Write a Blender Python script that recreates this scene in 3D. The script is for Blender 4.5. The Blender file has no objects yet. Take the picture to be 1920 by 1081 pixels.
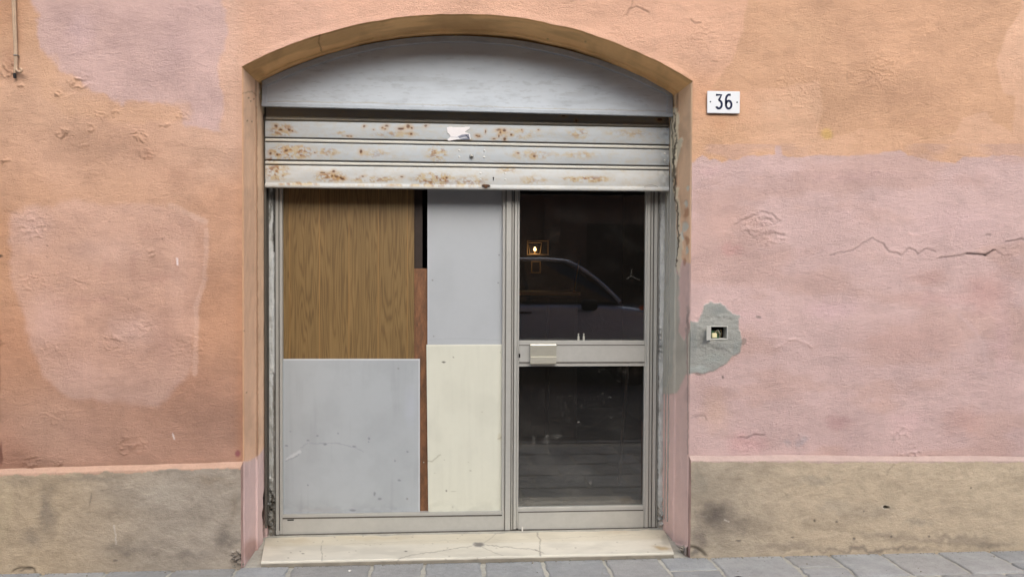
import bpy, bmesh, math, random
import numpy as np
random.seed(7)
R_ = math.radians

# ------------------------------------------------------------------ scene, camera
sc = bpy.context.scene
COL = sc.collection
FPX = 1400.0
YAW, PITCH, ROLL = 0.0805, -0.0204, 0.00472
CAM = np.array([0.0, -4.0, 1.515])
_F = np.array([math.sin(YAW)*math.cos(PITCH), math.cos(YAW)*math.cos(PITCH), math.sin(PITCH)])
_R0 = np.array([math.cos(YAW), -math.sin(YAW), 0.0])
_U0 = np.cross(_R0, _F)
_R = _R0*math.cos(ROLL) + _U0*math.sin(ROLL)
_U = -_R0*math.sin(ROLL) + _U0*math.cos(ROLL)

def P(u, v, y=0.0):
    """world point on the plane y=const that the survey ray (u, v) meets"""
    d = _F*FPX + _R*(u-960.0) + _U*(540.5-v)
    t = (y-CAM[1])/d[1]
    q = CAM + d*t
    return (float(q[0]), float(y), float(q[2]))
def PX(u, v, y=0.0): return P(u, v, y)[0]
def PZ(u, v, y=0.0): return P(u, v, y)[2]
def PG(u, v, z=0.0):
    d = _F*FPX + _R*(u-960.0) + _U*(540.5-v)
    t = (z-CAM[2])/d[2]
    q = CAM + d*t
    return (float(q[0]), float(q[1]), z)
def proj(X, Y, Z):
    dx, dy, dz = X-CAM[0], Y-CAM[1], Z-CAM[2]
    w = dx*_F[0]+dy*_F[1]+dz*_F[2]
    w = np.where(w < 0.2, 0.2, w)
    u = 960.0 + FPX*(dx*_R[0]+dy*_R[1]+dz*_R[2])/w
    v = 540.5 - FPX*(dx*_U[0]+dy*_U[1]+dz*_U[2])/w
    return u, v

cam_d = bpy.data.cameras.new('camera'); cam = bpy.data.objects.new('camera', cam_d)
COL.objects.link(cam); sc.camera = cam
import mathutils
M3 = mathutils.Matrix(((_R[0], _U[0], -_F[0]), (_R[1], _U[1], -_F[1]), (_R[2], _U[2], -_F[2])))
cam.matrix_world = mathutils.Matrix.Translation(CAM.tolist()) @ M3.to_4x4()
cam_d.sensor_width = 36.0; cam_d.lens = 36.0*FPX/1920.0
cam_d.clip_start = 0.05; cam_d.clip_end = 500

# ------------------------------------------------------------------ noise (numpy)
_tab = np.random.RandomState(11).rand(256, 256).astype(np.float32)
def vn(x, y, seed=0):
    x = x + seed*17.31; y = y + seed*9.77
    xi = np.floor(x).astype(np.int64); yi = np.floor(y).astype(np.int64)
    fx = (x-xi); fy = (y-yi)
    fx = fx*fx*(3-2*fx); fy = fy*fy*(3-2*fy)
    a = _tab[xi & 255, yi & 255]; b = _tab[(xi+1) & 255, yi & 255]
    c = _tab[xi & 255, (yi+1) & 255]; d = _tab[(xi+1) & 255, (yi+1) & 255]
    return (a*(1-fx)+b*fx)*(1-fy)+(c*(1-fx)+d*fx)*fy
def fbm(x, y, o=4, seed=0, g=0.5):
    s = 0; a = 1.0; t = 0
    x, y = x*.94-y*.34, x*.34+y*.94
    for i in range(o):
        s = s + a*vn(x, y, seed+i*3); t += a; a *= g; x, y = (x*.8-y*.6)*2.03+1.7, (x*.6+y*.8)*2.03+5.1
    return s/t
def sm(a, b, x):
    t = np.clip((x-a)/(b-a), 0, 1); return t*t*(3-2*t)
def S(r, g, b, k=1.0):
    f = lambda c: ((c/255.0)/12.92 if c <= 10 else (((c/255.0)+0.055)/1.055)**2.4)
    return np.array([f(r), f(g), f(b)])*k
def S4(r, g, b, k=1.0): return tuple((S(r, g, b)*k).tolist())+(1.0,)

# ------------------------------------------------------------------ paint canvas on a surveyed surface
class Cv:
    def __init__(s, u, v, col):
        s.u = u; s.v = v; s.c = np.ones(u.shape+(3,))*np.asarray(col)
        s.d = np.zeros(u.shape)
        s.n1 = fbm(u/14.0, v/14.0, 4, 3)-0.5; s.n2 = fbm(u/14.0, v/14.0, 4, 8)-0.5
        s.f1 = fbm(u/4.0, v/4.0, 2, 13)-0.5; s.f2 = fbm(u/4.0, v/4.0, 2, 18)-0.5
        s.n3 = fbm(u/60.0, v/60.0, 3, 5)-0.5; s.n4 = fbm(u/60.0, v/60.0, 3, 6)-0.5
    def box(s, u0, u1, v0, v1):
        return (s.u > u0) & (s.u < u1) & (s.v > v0) & (s.v < v1)
    def sd(s, pts, m, jit, jl):
        u = s.u[m] + s.n1[m]*jit*2 + s.n3[m]*jl*2; v = s.v[m] + s.n2[m]*jit*2 + s.n4[m]*jl*2
        n = len(pts); best = np.full(u.shape, 1e9); ins = np.zeros(u.shape, bool)
        for i in range(n):
            ax, ay = pts[i]; bx, by = pts[(i+1) % n]
            ex, ey = bx-ax, by-ay; L = ex*ex+ey*ey+1e-9
            t = np.clip(((u-ax)*ex+(v-ay)*ey)/L, 0, 1)
            best = np.minimum(best, np.hypot(u-ax-ex*t, v-ay-ey*t))
            if ay != by:
                c = ((ay > v) != (by > v)) & (u < (bx-ax)*(v-ay)/(by-ay)+ax)
                ins ^= c
        return np.where(ins, best, -best)
    def mask(s, pts, soft=3, jit=4, jl=0):
        us = [p[0] for p in pts]; vs = [p[1] for p in pts]; e = soft+jit*2+jl*2+2
        m = s.box(min(us)-e, max(us)+e, min(vs)-e, max(vs)+e)
        w = sm(-soft, soft, s.sd(pts, m, jit, jl)); return m, w
    def poly(s, pts, col, soft=3, jit=4, jl=0, a=1.0, d=0.0):
        m, w = s.mask(pts, soft, jit, jl)
        if not m.any(): return
        s.c[m] = s.c[m]*(1-(a*w)[:, None]) + np.asarray(col)*(a*w)[:, None]
        if d: s.d[m] += d*w
    def spot(s, u, v, ru, rv, col, a=1.0, rot=0, jit=2.0, hard=0.4, d=0.0, mul=False):
        r = max(ru, rv)+jit*3
        m = s.box(u-r, u+r, v-r, v+r)
        if not m.any(): return
        du = s.u[m]-u+s.n1[m]*jit*2; dv = s.v[m]-v+s.n2[m]*jit*2
        c, q = math.cos(rot), math.sin(rot)
        e = np.hypot((du*c+dv*q)/ru, (-du*q+dv*c)/rv)
        w = (1-sm(hard, 1.0, e))*a
        if mul: s.c[m] = s.c[m]*(1-w[:, None]+np.asarray(col)*w[:, None])
        else: s.c[m] = s.c[m]*(1-w[:, None]) + np.asarray(col)*w[:, None]
        if d: s.d[m] += d*w/max(a, 1e-3)
    def dist(s, pts, jit, pad):
        us = [p[0] for p in pts]; vs = [p[1] for p in pts]
        m = s.box(min(us)-pad, max(us)+pad, min(vs)-pad, max(vs)+pad)
        u = s.u[m]+s.n1[m]*jit*2+s.f1[m]*jit*.9; v = s.v[m]+s.n2[m]*jit*2+s.f2[m]*jit*.9
        best = np.full(u.shape, 1e9); side = np.zeros(u.shape)
        for i in range(len(pts)-1):
            ax, ay = pts[i]; bx, by = pts[i+1]; ex, ey = bx-ax, by-ay; L = ex*ex+ey*ey+1e-9
            t = np.clip(((u-ax)*ex+(v-ay)*ey)/L, 0, 1)
            dd = np.hypot(u-ax-ex*t, v-ay-ey*t); k = dd < best
            best = np.where(k, dd, best); side = np.where(k, v-ay-ey*t, side)
        return m, best, side
    def line(s, pts, w, col, a=1.0, jit=2.0, d=0.0):
        m, b, _ = s.dist(pts, jit, w*3+jit*3)
        if not m.any(): return
        k = (1-sm(w*0.35, w, b))*a
        s.c[m] = s.c[m]*(1-k[:, None]) + np.asarray(col)*k[:, None]
        s.d[m] += d*k
    def crack(s, pts, depth=0.004, lift=0.005, w=2.2, dark=0.6, jit=3.0):
        """plaster edge: the sheet above the line stands proud, a groove runs below it"""
        m, b, sd_ = s.dist(pts, jit, 26)
        if not m.any(): return
        up = np.exp(-(b/5.5)**2)*(sd_ < 0)
        gr = np.exp(-(b/w)**2)
        s.d[m] += 0.32*lift*up - 0.7*depth*gr
        s.c[m] *= (1-dark*.62*gr)[:, None]
    def blister(s, u, v, r, amp=0.004, sc_=7.0, seed=0, rv=None):
        rv = rv or r
        m = s.box(u-r*1.3, u+r*1.3, v-rv*1.3, v+rv*1.3)
        if not m.any(): return
        e = np.hypot((s.u[m]-u)/r, (s.v[m]-v)/rv)+s.n1[m]*0.7
        w = 1-sm(0.5, 1.1, e)
        n = fbm(s.u[m]/(sc_*2.6), s.v[m]/(sc_*1.5), 4, 20+seed)
        s.d[m] += w*amp*(2.1*sm(0.47, 0.495, n)*sm(0.66, 0.5, n)+0.25*sm(0.3, 0.7, fbm(s.u[m]/4.5, s.v[m]/3.0, 2, 31+seed)))

# ------------------------------------------------------------------ object helpers
def tag(o, label=None, cat=None, group=None, kind=None):
    if label: o['label'] = label
    if cat: o['category'] = cat
    if group: o['group'] = group
    if kind: o['kind'] = kind
    return o
def empty(name, loc, label, cat, group=None):
    o = bpy.data.objects.new(name, None); COL.objects.link(o); o.location = loc
    o.empty_display_size = 0.1
    return tag(o, label, cat, group)
def put(name, me, mat=None, parent=None):
    o = bpy.data.objects.new(name, me); COL.objects.link(o)
    if mat: me.materials.append(mat)
    if parent:
        off = mathutils.Vector((0, 0, 0)); p = parent
        while p: off = off + p.location; p = p.parent
        o.parent = parent; o.location = -off
    return o
def sheet(name, X, Y, Z, col, mat, parent=None, keep=None, flip=False, thick=None):
    """grid mesh with a colour attribute; keep = bool per face"""
    n, m = X.shape
    co = np.stack([X, Y, Z], -1).reshape(-1, 3).astype(np.float32)
    idx = np.arange(n*m).reshape(n, m)
    q = np.stack([idx[:-1, :-1], idx[1:, :-1], idx[1:, 1:], idx[:-1, 1:]], -1)
    if flip: q = q[..., ::-1]
    if keep is not None: q = q[keep]
    q = q.reshape(-1, 4)
    return rawmesh(name, co, q, col.reshape(-1, 3), mat, parent)
def rawmesh(name, co, q, col, mat, parent):
    me = bpy.data.meshes.new(name)
    me.vertices.add(len(co)); me.vertices.foreach_set('co', np.asarray(co, np.float32).ravel())
    me.loops.add(q.size); me.loops.foreach_set('vertex_index', q.ravel().astype(np.int32))
    me.polygons.add(len(q)); me.polygons.foreach_set('loop_start', (np.arange(len(q))*4).astype(np.int32))
    me.polygons.foreach_set('use_smooth', np.ones(len(q), bool))
    me.update(calc_edges=True)
    if col is not None:
        at = me.color_attributes.new('col', 'FLOAT_COLOR', 'POINT')
        c4 = np.ones((len(co), 4), np.float32); c4[:, :3] = np.clip(col, 0.002, 0.95)
        at.data.foreach_set('color', c4.ravel())
    return put(name, me, mat, parent)

class MB:
    """collects shapes into one mesh"""
    def __init__(s): s.b = bmesh.new()
    def box(s, x0, x1, y0, y1, z0, z1, bev=0.0, rot=None, seg=1):
        r = bmesh.ops.create_cube(s.b, size=1.0); vs = r['verts']
        for v in vs:
            v.co.x = (x0+x1)/2+v.co.x*(x1-x0); v.co.y = (y0+y1)/2+v.co.y*(y1-y0); v.co.z = (z0+z1)/2+v.co.z*(z1-z0)
        if bev:
            es = list({e for v in vs for e in v.link_edges})
            g = bmesh.ops.bevel(s.b, geom=es, offset=bev, segments=seg, affect='EDGES', profile=0.5)
        return s
    def quad(s, pts):
        s.b.faces.new([s.b.verts.new(p) for p in pts]); return s
    def prism(s, pts, axis, a, b):
        """closed 2D outline pushed from a to b along axis ('x','y','z')"""
        def mk(p, t):
            return {'x': (t, p[0], p[1]), 'y': (p[0], t, p[1]), 'z': (p[0], p[1], t)}[axis]
        A = [s.b.verts.new(mk(p, a)) for p in pts]; B = [s.b.verts.new(mk(p, b)) for p in pts]
        n = len(pts)
        s.b.faces.new(A); s.b.faces.new(B[::-1])
        for i in range(n): s.b.faces.new([A[i], B[i], B[(i+1) % n], A[(i+1) % n]])
        return s
    def tube(s, pts, r, n=8, cap=True):
        pts = [mathutils.Vector(p) for p in pts]; rings = []
        up = mathutils.Vector((0.13, 0.21, 0.97)).normalized()
        for i, p in enumerate(pts):
            a = pts[max(i-1, 0)]; b = pts[min(i+1, len(pts)-1)]; t = (b-a).normalized()
            if abs(t.dot(up)) > 0.95: up = mathutils.Vector((0.9, 0.3, 0.1)).normalized()
            x = t.cross(up).normalized(); y = t.cross(x).normalized(); rr = r[i] if isinstance(r, (list, tuple)) else r
            rings.append([s.b.verts.new(p+x*rr*math.cos(2*math.pi*k/n)+y*rr*math.sin(2*math.pi*k/n)) for k in range(n)])
        for A, B in zip(rings, rings[1:]):
            for k in range(n): s.b.faces.new([A[k], A[(k+1) % n], B[(k+1) % n], B[k]])
        if cap: s.b.faces.new(rings[0][::-1]); s.b.faces.new(rings[-1])
        return s
    def lathe(s, c, prof, axis='y', n=16):
        """prof = [(r, t)] round the axis through c"""
        rings = []
        for r, t in prof:
            ring = []
            for k in range(n):
                a = 2*math.pi*k/n; p, q = r*math.cos(a), r*math.sin(a)
                ring.append(s.b.verts.new({'y': (c[0]+p, c[1]+t, c[2]+q), 'z': (c[0]+p, c[1]+q, c[2]+t), 'x': (c[0]+t, c[1]+p, c[2]+q)}[axis]))
            rings.append(ring)
        for A, B in zip(rings, rings[1:]):
            for k in range(n): s.b.faces.new([A[k], A[(k+1) % n], B[(k+1) % n], B[k]])
        s.b.faces.new(rings[0]); s.b.faces.new(rings[-1])
        return s
    def build(s, name, mat, parent=None, smooth=False):
        bmesh.ops.recalc_face_normals(s.b, faces=s.b.faces)
        me = bpy.data.meshes.new(name); s.b.to_mesh(me); s.b.free()
        if smooth:
            for p in me.polygons: p.use_smooth = True
            me.set_sharp_from_angle(angle=R_(35))
        return put(name, me, mat, parent)

# ------------------------------------------------------------------ materials
def newmat(name):
    m = bpy.data.materials.new(name); m.use_nodes = True
    nt = m.node_tree; b = nt.nodes['Principled BSDF']; return m, nt, b
def N(nt, t, **k):
    n = nt.nodes.new(t)
    for a, v in k.items():
        if hasattr(n, a): setattr(n, a, v)
        else: n.inputs[a.replace('_', ' ')].default_value = v
    return n
def coords(nt, scale=(1, 1, 1)):
    g = nt.nodes.new('ShaderNodeNewGeometry'); mp = nt.nodes.new('ShaderNodeMapping')
    mp.inputs['Scale'].default_value = scale; nt.links.new(g.outputs['Position'], mp.inputs['Vector'])
    return mp.outputs['Vector']
def noise(nt, vec, scale, detail=4, rough=0.6, dist=0.0):
    n = nt.nodes.new('ShaderNodeTexNoise'); n.inputs['Scale'].default_value = scale
    n.inputs['Detail'].default_value = detail; n.inputs['Roughness'].default_value = rough
    n.inputs['Distortion'].default_value = dist; nt.links.new(vec, n.inputs['Vector']); return n.outputs['Fac']
def ramp(nt, fac, stops):
    r = nt.nodes.new('ShaderNodeValToRGB'); e = r.color_ramp.elements
    while len(e) < len(stops): e.new(0.5)
    for i, (p, c) in enumerate(stops):
        e[i].position = p; e[i].color = (c, c, c, 1) if isinstance(c, (int, float)) else c
    nt.links.new(fac, r.inputs['Fac']); return r.outputs['Color']
def mix(nt, a, b, fac=1.0, mode='MULTIPLY'):
    m = nt.nodes.new('ShaderNodeMix'); m.data_type = 'RGBA'; m.blend_type = mode
    for s, v in ((m.inputs[6], a), (m.inputs[7], b)):
        if isinstance(v, tuple): s.default_value = v
        else: nt.links.new(v, s)
    if isinstance(fac, (int, float)): m.inputs[0].default_value = fac
    else: nt.links.new(fac, m.inputs[0])
    return m.outputs[2]
def bump(nt, h, strength, dist, prev=None):
    b = nt.nodes.new('ShaderNodeBump'); b.inputs['Strength'].default_value = strength; b.inputs['Distance'].default_value = dist
    nt.links.new(h, b.inputs['Height'])
    if prev: nt.links.new(prev, b.inputs['Normal'])
    return b.outputs['Normal']

def painted(name, rough=0.85, grain=((70, 0.5, 0.004), (230, 0.5, 0.0015)), var=0.10, stretch=(1, 1, 2.2), metal=0.0, spec=0.3, base=None, speck=0.0):
    """surface whose paint comes from the 'col' attribute (or base) with fine grain"""
    m, nt, b = newmat(name)
    if base is None:
        at = nt.nodes.new('ShaderNodeAttribute'); at.attribute_name = 'col'; c = at.outputs['Color']
    else: c = base
    vec = coords(nt, stretch)
    n1 = noise(nt, vec, 35, 6, 0.7); n2 = noise(nt, vec, 9, 4, 0.6)
    c = mix(nt, c, ramp(nt, n1, [(0.25, 1-var), (0.75, 1+0*var)]), 1.0)
    c = mix(nt, c, ramp(nt, n2, [(0.3, 1-var*0.8), (0.7, 1.0)]), 1.0)
    if speck:
        n3 = noise(nt, coords(nt), 260, 2, 0.5)
        c = mix(nt, c, ramp(nt, n3, [(0.28, 1-speck), (0.42, 1.0)]), 1.0)
    nt.links.new(c, b.inputs['Base Color'])
    b.inputs['Roughness'].default_value = rough; b.inputs['Metallic'].default_value = metal
    b.inputs['Specular IOR Level'].default_value = spec
    pv = None
    for s, st, ds in grain: pv = bump(nt, noise(nt, vec, s, 5, 0.6, 0.4), st, ds, pv)
    if name == 'stucco':
        vr = ramp(nt, noise(nt, coords(nt, (1, 1, 1.3)), 2.6, 4, 0.6), [(0.38, 0.35), (0.62, 1.0)])
        for nd in nt.nodes:
            if nd.type == 'BUMP' and nd.inputs['Distance'].default_value > .006: nt.links.new(vr, nd.inputs['Strength'])
    if pv: nt.links.new(pv, b.inputs['Normal'])
    return m
K = 1/1.12     # how bright a fully lit white card turns out, so paints are below what the eye reads
M = {}
M['stucco'] = painted('stucco', 0.9, ((34, 0.35, 0.0065), (95, 0.75, 0.0065), (210, 0.9, 0.0045)), 0.09, speck=0.12)
M['plinth'] = painted('plinth_render', 0.92, ((60, 0.6, 0.006), (150, 0.8, 0.004), (330, 0.5, 0.0015)), 0.16, speck=0.25)
M['reveal'] = painted('reveal_plaster', 0.85, ((60, 0.25, 0.003), (200, 0.3, 0.001)), 0.08, (1, 1, 1))
M['metal_paint'] = painted('shutter_paint', 0.5, ((50, 0.15, 0.002), (260, 0.3, 0.0006)), 0.05, (0.5, 1, 2), spec=0.4)
M['board'] = painted('board_laminate', 0.45, ((8, 0.12, 0.006), (120, 0.1, 0.0005)), 0.03, (1, 1, 1), spec=0.4)
M['alu'] = painted('aluminium_frame', 0.42, ((60, 0.1, 0.0008),), 0.09, (1, 1, 1), metal=0.3, spec=0.5, base=S4(184, 184, 180))
M['gap_shade'] = painted('gap_shade_paint', 0.6, ((60, 0.1, 0.0008),), 0.2, (2, 1, 1), base=S4(92, 88, 82))  # dark tone standing in for shade in the frame gaps
M['marble'] = painted('threshold_marble', 0.5, ((30, 0.2, 0.003), (180, 0.2, 0.0008)), 0.08, (0.7, 1.6, 1), spec=0.4)
M['stone'] = painted('paving_stone', 0.8, ((40, 0.6, 0.006), (200, 0.8, 0.004)), 0.22, (1, 1, 1), speck=0.4)
M['plaster_rough'] = painted('rough_plaster', 0.92, ((45, 0.8, 0.01), (160, 0.7, 0.004)), 0.2, (1, 1, 1))
def plain(name, c, rough=0.6, metal=0.0, var=0.08, grain=((120, 0.2, 0.001),), spec=0.4):
    return painted(name, rough, grain, var, (1, 1, 1), metal, spec, base=c)
M['black'] = plain('black_void', S4(14, 13, 12), 0.9)
M['rust'] = plain('rusty_steel', S4(105, 70, 45), 0.85, var=0.4)
M['steel'] = plain('dull_steel', S4(160, 158, 152), 0.4, 0.7, 0.2)
M['enamel'] = plain('white_enamel', S4(222, 225, 229), 0.18, var=0.03, grain=((20, 0.05, 0.002),))
M['ink'] = plain('blue_black_enamel', S4(38, 44, 70), 0.25)
M['paper'] = painted('sticker_paper', 0.6, ((80, 0.2, 0.001),), 0.03, (1, 1, 1))
M['cable'] = plain('cable_sheath', S4(196, 168, 142), 0.6, var=0.3)
M['box_plastic'] = plain('grey_box_plastic', S4(196, 196, 190), 0.5, var=0.15)
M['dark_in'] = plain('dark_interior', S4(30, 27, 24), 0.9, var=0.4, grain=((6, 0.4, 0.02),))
M['dark_brown'] = plain('dark_varnish', S4(52, 38, 30), 0.6, var=0.4)
M['pcb'] = plain('circuit_green', S4(58, 92, 66), 0.5)
M['cream_plastic'] = plain('cream_plastic', S4(232, 222, 180), 0.4)
M['copper'] = plain('wire_copper', S4(150, 128, 90), 0.4, 0.3)
M['tyre'] = plain('tyre_rubber', S4(32, 32, 33), 0.85)
M['asphalt'] = painted('road_asphalt', 0.9, ((90, 0.6, 0.006),), 0.3, (1, 1, 1), base=S4(104, 102, 99))
M['opp'] = painted('opposite_plaster', 0.9, ((20, 0.4, 0.006),), 0.25, (1, 1, 1), base=S4(128, 112, 100))
M['opp_dark'] = plain('opposite_shutters', S4(70, 60, 50), 0.7)
M['stick'] = plain('pale_wood_stick', S4(205, 150, 90), 0.6)
M['white_peg'] = plain('white_peg', S4(225, 222, 215), 0.5)
M['grey_patch'] = painted('cement', 0.95, ((50, 0.8, 0.008),), 0.25, (1, 1, 1))

def wood_mat():
    m, nt, b = newmat('wood_veneer')
    v = coords(nt, (1, 1, 1)); sx = nt.nodes.new('ShaderNodeSeparateXYZ'); nt.links.new(v, sx.inputs[0])
    vec = coords(nt, (6.0, 1, 0.42)); n = noise(nt, vec, 1.9, 3, 0.45, 0.1)
    def math_(op, a, bb=None):
        q = nt.nodes.new('ShaderNodeMath'); q.operation = op
        for i, x in enumerate((a, bb)):
            if x is None: continue
            if isinstance(x, (int, float)): q.inputs[i].default_value = x
            else: nt.links.new(x, q.inputs[i])
        return q.outputs[0]
    ph = math_('ADD', math_('MULTIPLY', n, 110.0), math_('MULTIPLY', sx.outputs['X'], 150.0))
    s = math_('SINE', ph); ring = math_('ADD', math_('MULTIPLY', s, 0.5), 0.5)
    c = ramp(nt, ring, [(0.0, S4(112, 88, 54)), (0.4, S4(124, 100, 62)), (1.0, S4(132, 107, 68))])
    fib = noise(nt, coords(nt, (160, 1, 3)), 1.0, 4, 0.7)
    c = mix(nt, c, ramp(nt, fib, [(0.3, 0.72), (0.65, 1.0)]), 1.0)
    big = noise(nt, coords(nt, (3, 1, 1)), 2.0, 3, 0.6)
    c = mix(nt, c, ramp(nt, big, [(0.3, 0.84), (0.7, 1.0)]), 1.0)
    # narrow seam between the veneer planks
    g = math_('ABSOLUTE', math_('SUBTRACT', math_('FRACT', math_('MULTIPLY', math_('ADD', sx.outputs['X'], 10.0-PX(652, 500, .498)), 1/0.1725)), 0.5))
    g = math_('GREATER_THAN', g, 0.492)
    c = mix(nt, c, S4(150, 112, 64), g, 'MIX')
    nt.links.new(c, b.inputs['Base Color']); b.inputs['Roughness'].default_value = 0.45
    nt.links.new(bump(nt, fib, 0.25, 0.0008), b.inputs['Normal']); return m
M['wood'] = wood_mat()
def hardboard_mat():
    m, nt, b = newmat('brown_hardboard')
    n = noise(nt, coords(nt, (3, 1, 1)), 8, 5, 0.7); f = noise(nt, coords(nt, (40, 1, 6)), 3, 4, 0.7)
    c = ramp(nt, n, [(0.3, S4(84, 56, 36)), (0.7, S4(138, 94, 62))])
    c = mix(nt, c, ramp(nt, f, [(0.3, 0.7), (0.6, 1.0)]), 1.0)
    nt.links.new(c, b.inputs['Base Color']); b.inputs['Roughness'].default_value = 0.7; return m
M['hardboard'] = hardboard_mat()

def glass_mat(name, dust=0.05, tint=(0.78, 0.8, 0.78, 1), low=0.0):
    m = bpy.data.materials.new(name); m.use_nodes = True; nt = m.node_tree
    for n in list(nt.nodes): nt.nodes.remove(n)
    out = nt.nodes.new('ShaderNodeOutputMaterial')
    tr = nt.nodes.new('ShaderNodeBsdfTransparent'); tr.inputs[0].default_value = tint
    gl = nt.nodes.new('ShaderNodeBsdfGlossy'); gl.inputs['Roughness'].default_value = 0.012
    fr = nt.nodes.new('ShaderNodeFresnel'); fr.inputs[0].default_value = 2.0
    m1 = nt.nodes.new('ShaderNodeMixShader'); nt.links.new(fr.outputs[0], m1.inputs[0]); nt.links.new(tr.outputs[0], m1.inputs[1]); nt.links.new(gl.outputs[0], m1.inputs[2])
    df = nt.nodes.new('ShaderNodeBsdfDiffuse'); df.inputs[0].default_value = (0.55, 0.54, 0.5, 1)
    at = nt.nodes.new('ShaderNodeAttribute'); at.attribute_name = 'col'
    m2 = nt.nodes.new('ShaderNodeMixShader')
    n = noise(nt, coords(nt, (1, 1, 1.6)), 60, 6, 0.8)
    sp = noise(nt, coords(nt), 190, 2, 0.5)
    k = mix(nt, at.outputs['Color'], ramp(nt, n, [(0.35, 0.45), (0.7, 1.0)]), 1.0)
    k = mix(nt, k, ramp(nt, sp, [(0.70, 0.0), (0.78, 0.10)]), 1.0, 'ADD')
    nt.links.new(k, m2.inputs[0]); nt.links.new(m1.outputs[0], m2.inputs[1]); nt.links.new(df.outputs[0], m2.inputs[2])
    nt.links.new(m2.outputs[0], out.inputs[0]); return m
M['glass'] = glass_mat('dusty_glass')
def emis(name, c, s):
    m, nt, b = newmat(name); b.inputs['Emission Color'].default_value = c; b.inputs['Emission Strength'].default_value = s
    b.inputs['Base Color'].default_value = c; return m
M['bulb'] = emis('lamp_glow', (1.0, 0.6, 0.25, 1), 4.0)
def car_mat(name, c, rough=0.2):
    m, nt, b = newmat(name); b.inputs['Base Color'].default_value = c; b.inputs['Roughness'].default_value = rough
    b.inputs['Coat Weight'].default_value = 1.0; b.inputs['Coat Roughness'].default_value = 0.05; b.inputs['Metallic'].default_value = 0.3
    return m
M['car_paint'] = car_mat('car_paint', S4(178, 194, 220))
M['car_glass'] = car_mat('car_glass', S4(16, 18, 20), 0.05)
M['car_trim'] = plain('car_trim', S4(30, 30, 32), 0.5)
M['amber'] = car_mat('amber_lens', S4(240, 110, 30))
M['lens'] = car_mat('headlight_lens', S4(200, 200, 205))

#@@SETTING
# ------------------------------------------------------------------ surveyed sizes
# opening in the wall plane
XL = PX(454.5, 600); XR = PX(1294.5, 600)
arch_px = [(454.5,125),(523,88),(600,65),(653,50),(727,37),(823,28),(907,27.5),(1007,37.5),(1080,53),(1130,70),(1213,110),(1297,152)]
ax_ = np.array([PX(*p) for p in arch_px]); az_ = np.array([PZ(*p) for p in arch_px])
ax_[0] = XL; ax_[-1] = XR
_w = np.ones(len(ax_)); _w[0] = _w[-1] = 6
AP = np.polyfit(ax_, az_, 4, w=_w)
def arch(x):
    x = np.asarray(x, float)
    return np.polyval(AP, x) + (fbm(x*9, x*0+3.0, 3, 4)-0.5)*0.010
ZL = float(arch(XL)); ZR = float(arch(XR))
GZ = lambda x: PZ(0, 1075, -.035) + (PZ(1920, 1030, -.035)-PZ(0, 1075, -.035))*(x-PX(0, 1075, -.035))/(PX(1920, 1030, -.035)-PX(0, 1075, -.035))

# ------------------------------------------------------------------ the wall
def anchors(u, v, A, p=2.6, s=60.0):
    num = np.zeros(u.shape+(3,)); den = np.zeros(u.shape)
    for (au, av, c) in A:
        w = 1.0/(((u-au)**2+(v-av)**2)/s**2+0.35)**(p/2*1.3)
        num += w[..., None]*S(*c); den += w
    return num/den[..., None]
WALL_A = [(10,20,(196,144,104)),(55,60,(212,162,122)),(60,150,(205,158,124)),(100,180,(212,165,132)),(100,300,(206,158,126)),(250,300,(205,157,126)),(400,290,(208,162,132)),
 (440,60,(226,178,150)),(560,30,(230,182,156)),(430,240,(214,168,140)),(230,350,(200,152,118)),(420,380,(205,152,116)),(425,600,(198,143,106)),(420,800,(188,132,98)),
 (20,700,(190,134,96)),(100,800,(196,142,108)),(250,840,(190,134,100)),(10,450,(200,145,104)),(60,360,(202,152,116)),(330,780,(186,130,96)),(180,800,(194,138,104)),
 (700,10,(230,180,152)),(1000,10,(230,180,150)),(1180,30,(230,180,150)),(1250,60,(230,180,150)),(1320,110,(228,180,150)),(1340,260,(224,176,138)),(1310,170,(224,170,132)),
 (1500,60,(230,180,148)),(1700,60,(230,180,150)),(1900,60,(230,184,152)),(1850,240,(224,178,146)),(1500,230,(226,180,146)),(1700,270,(224,176,140)),(10,870,(180,120,84)),(-200,500,(196,142,106)),(2200,300,(222,176,140))]
def rag(u0, u1, v, amp, step=14, seed=1):
    rs = random.Random(seed); n = int((u1-u0)/step); return [(u0+(u1-u0)*i/n, v+rs.uniform(-amp, amp)) for i in range(n+1)]
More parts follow.
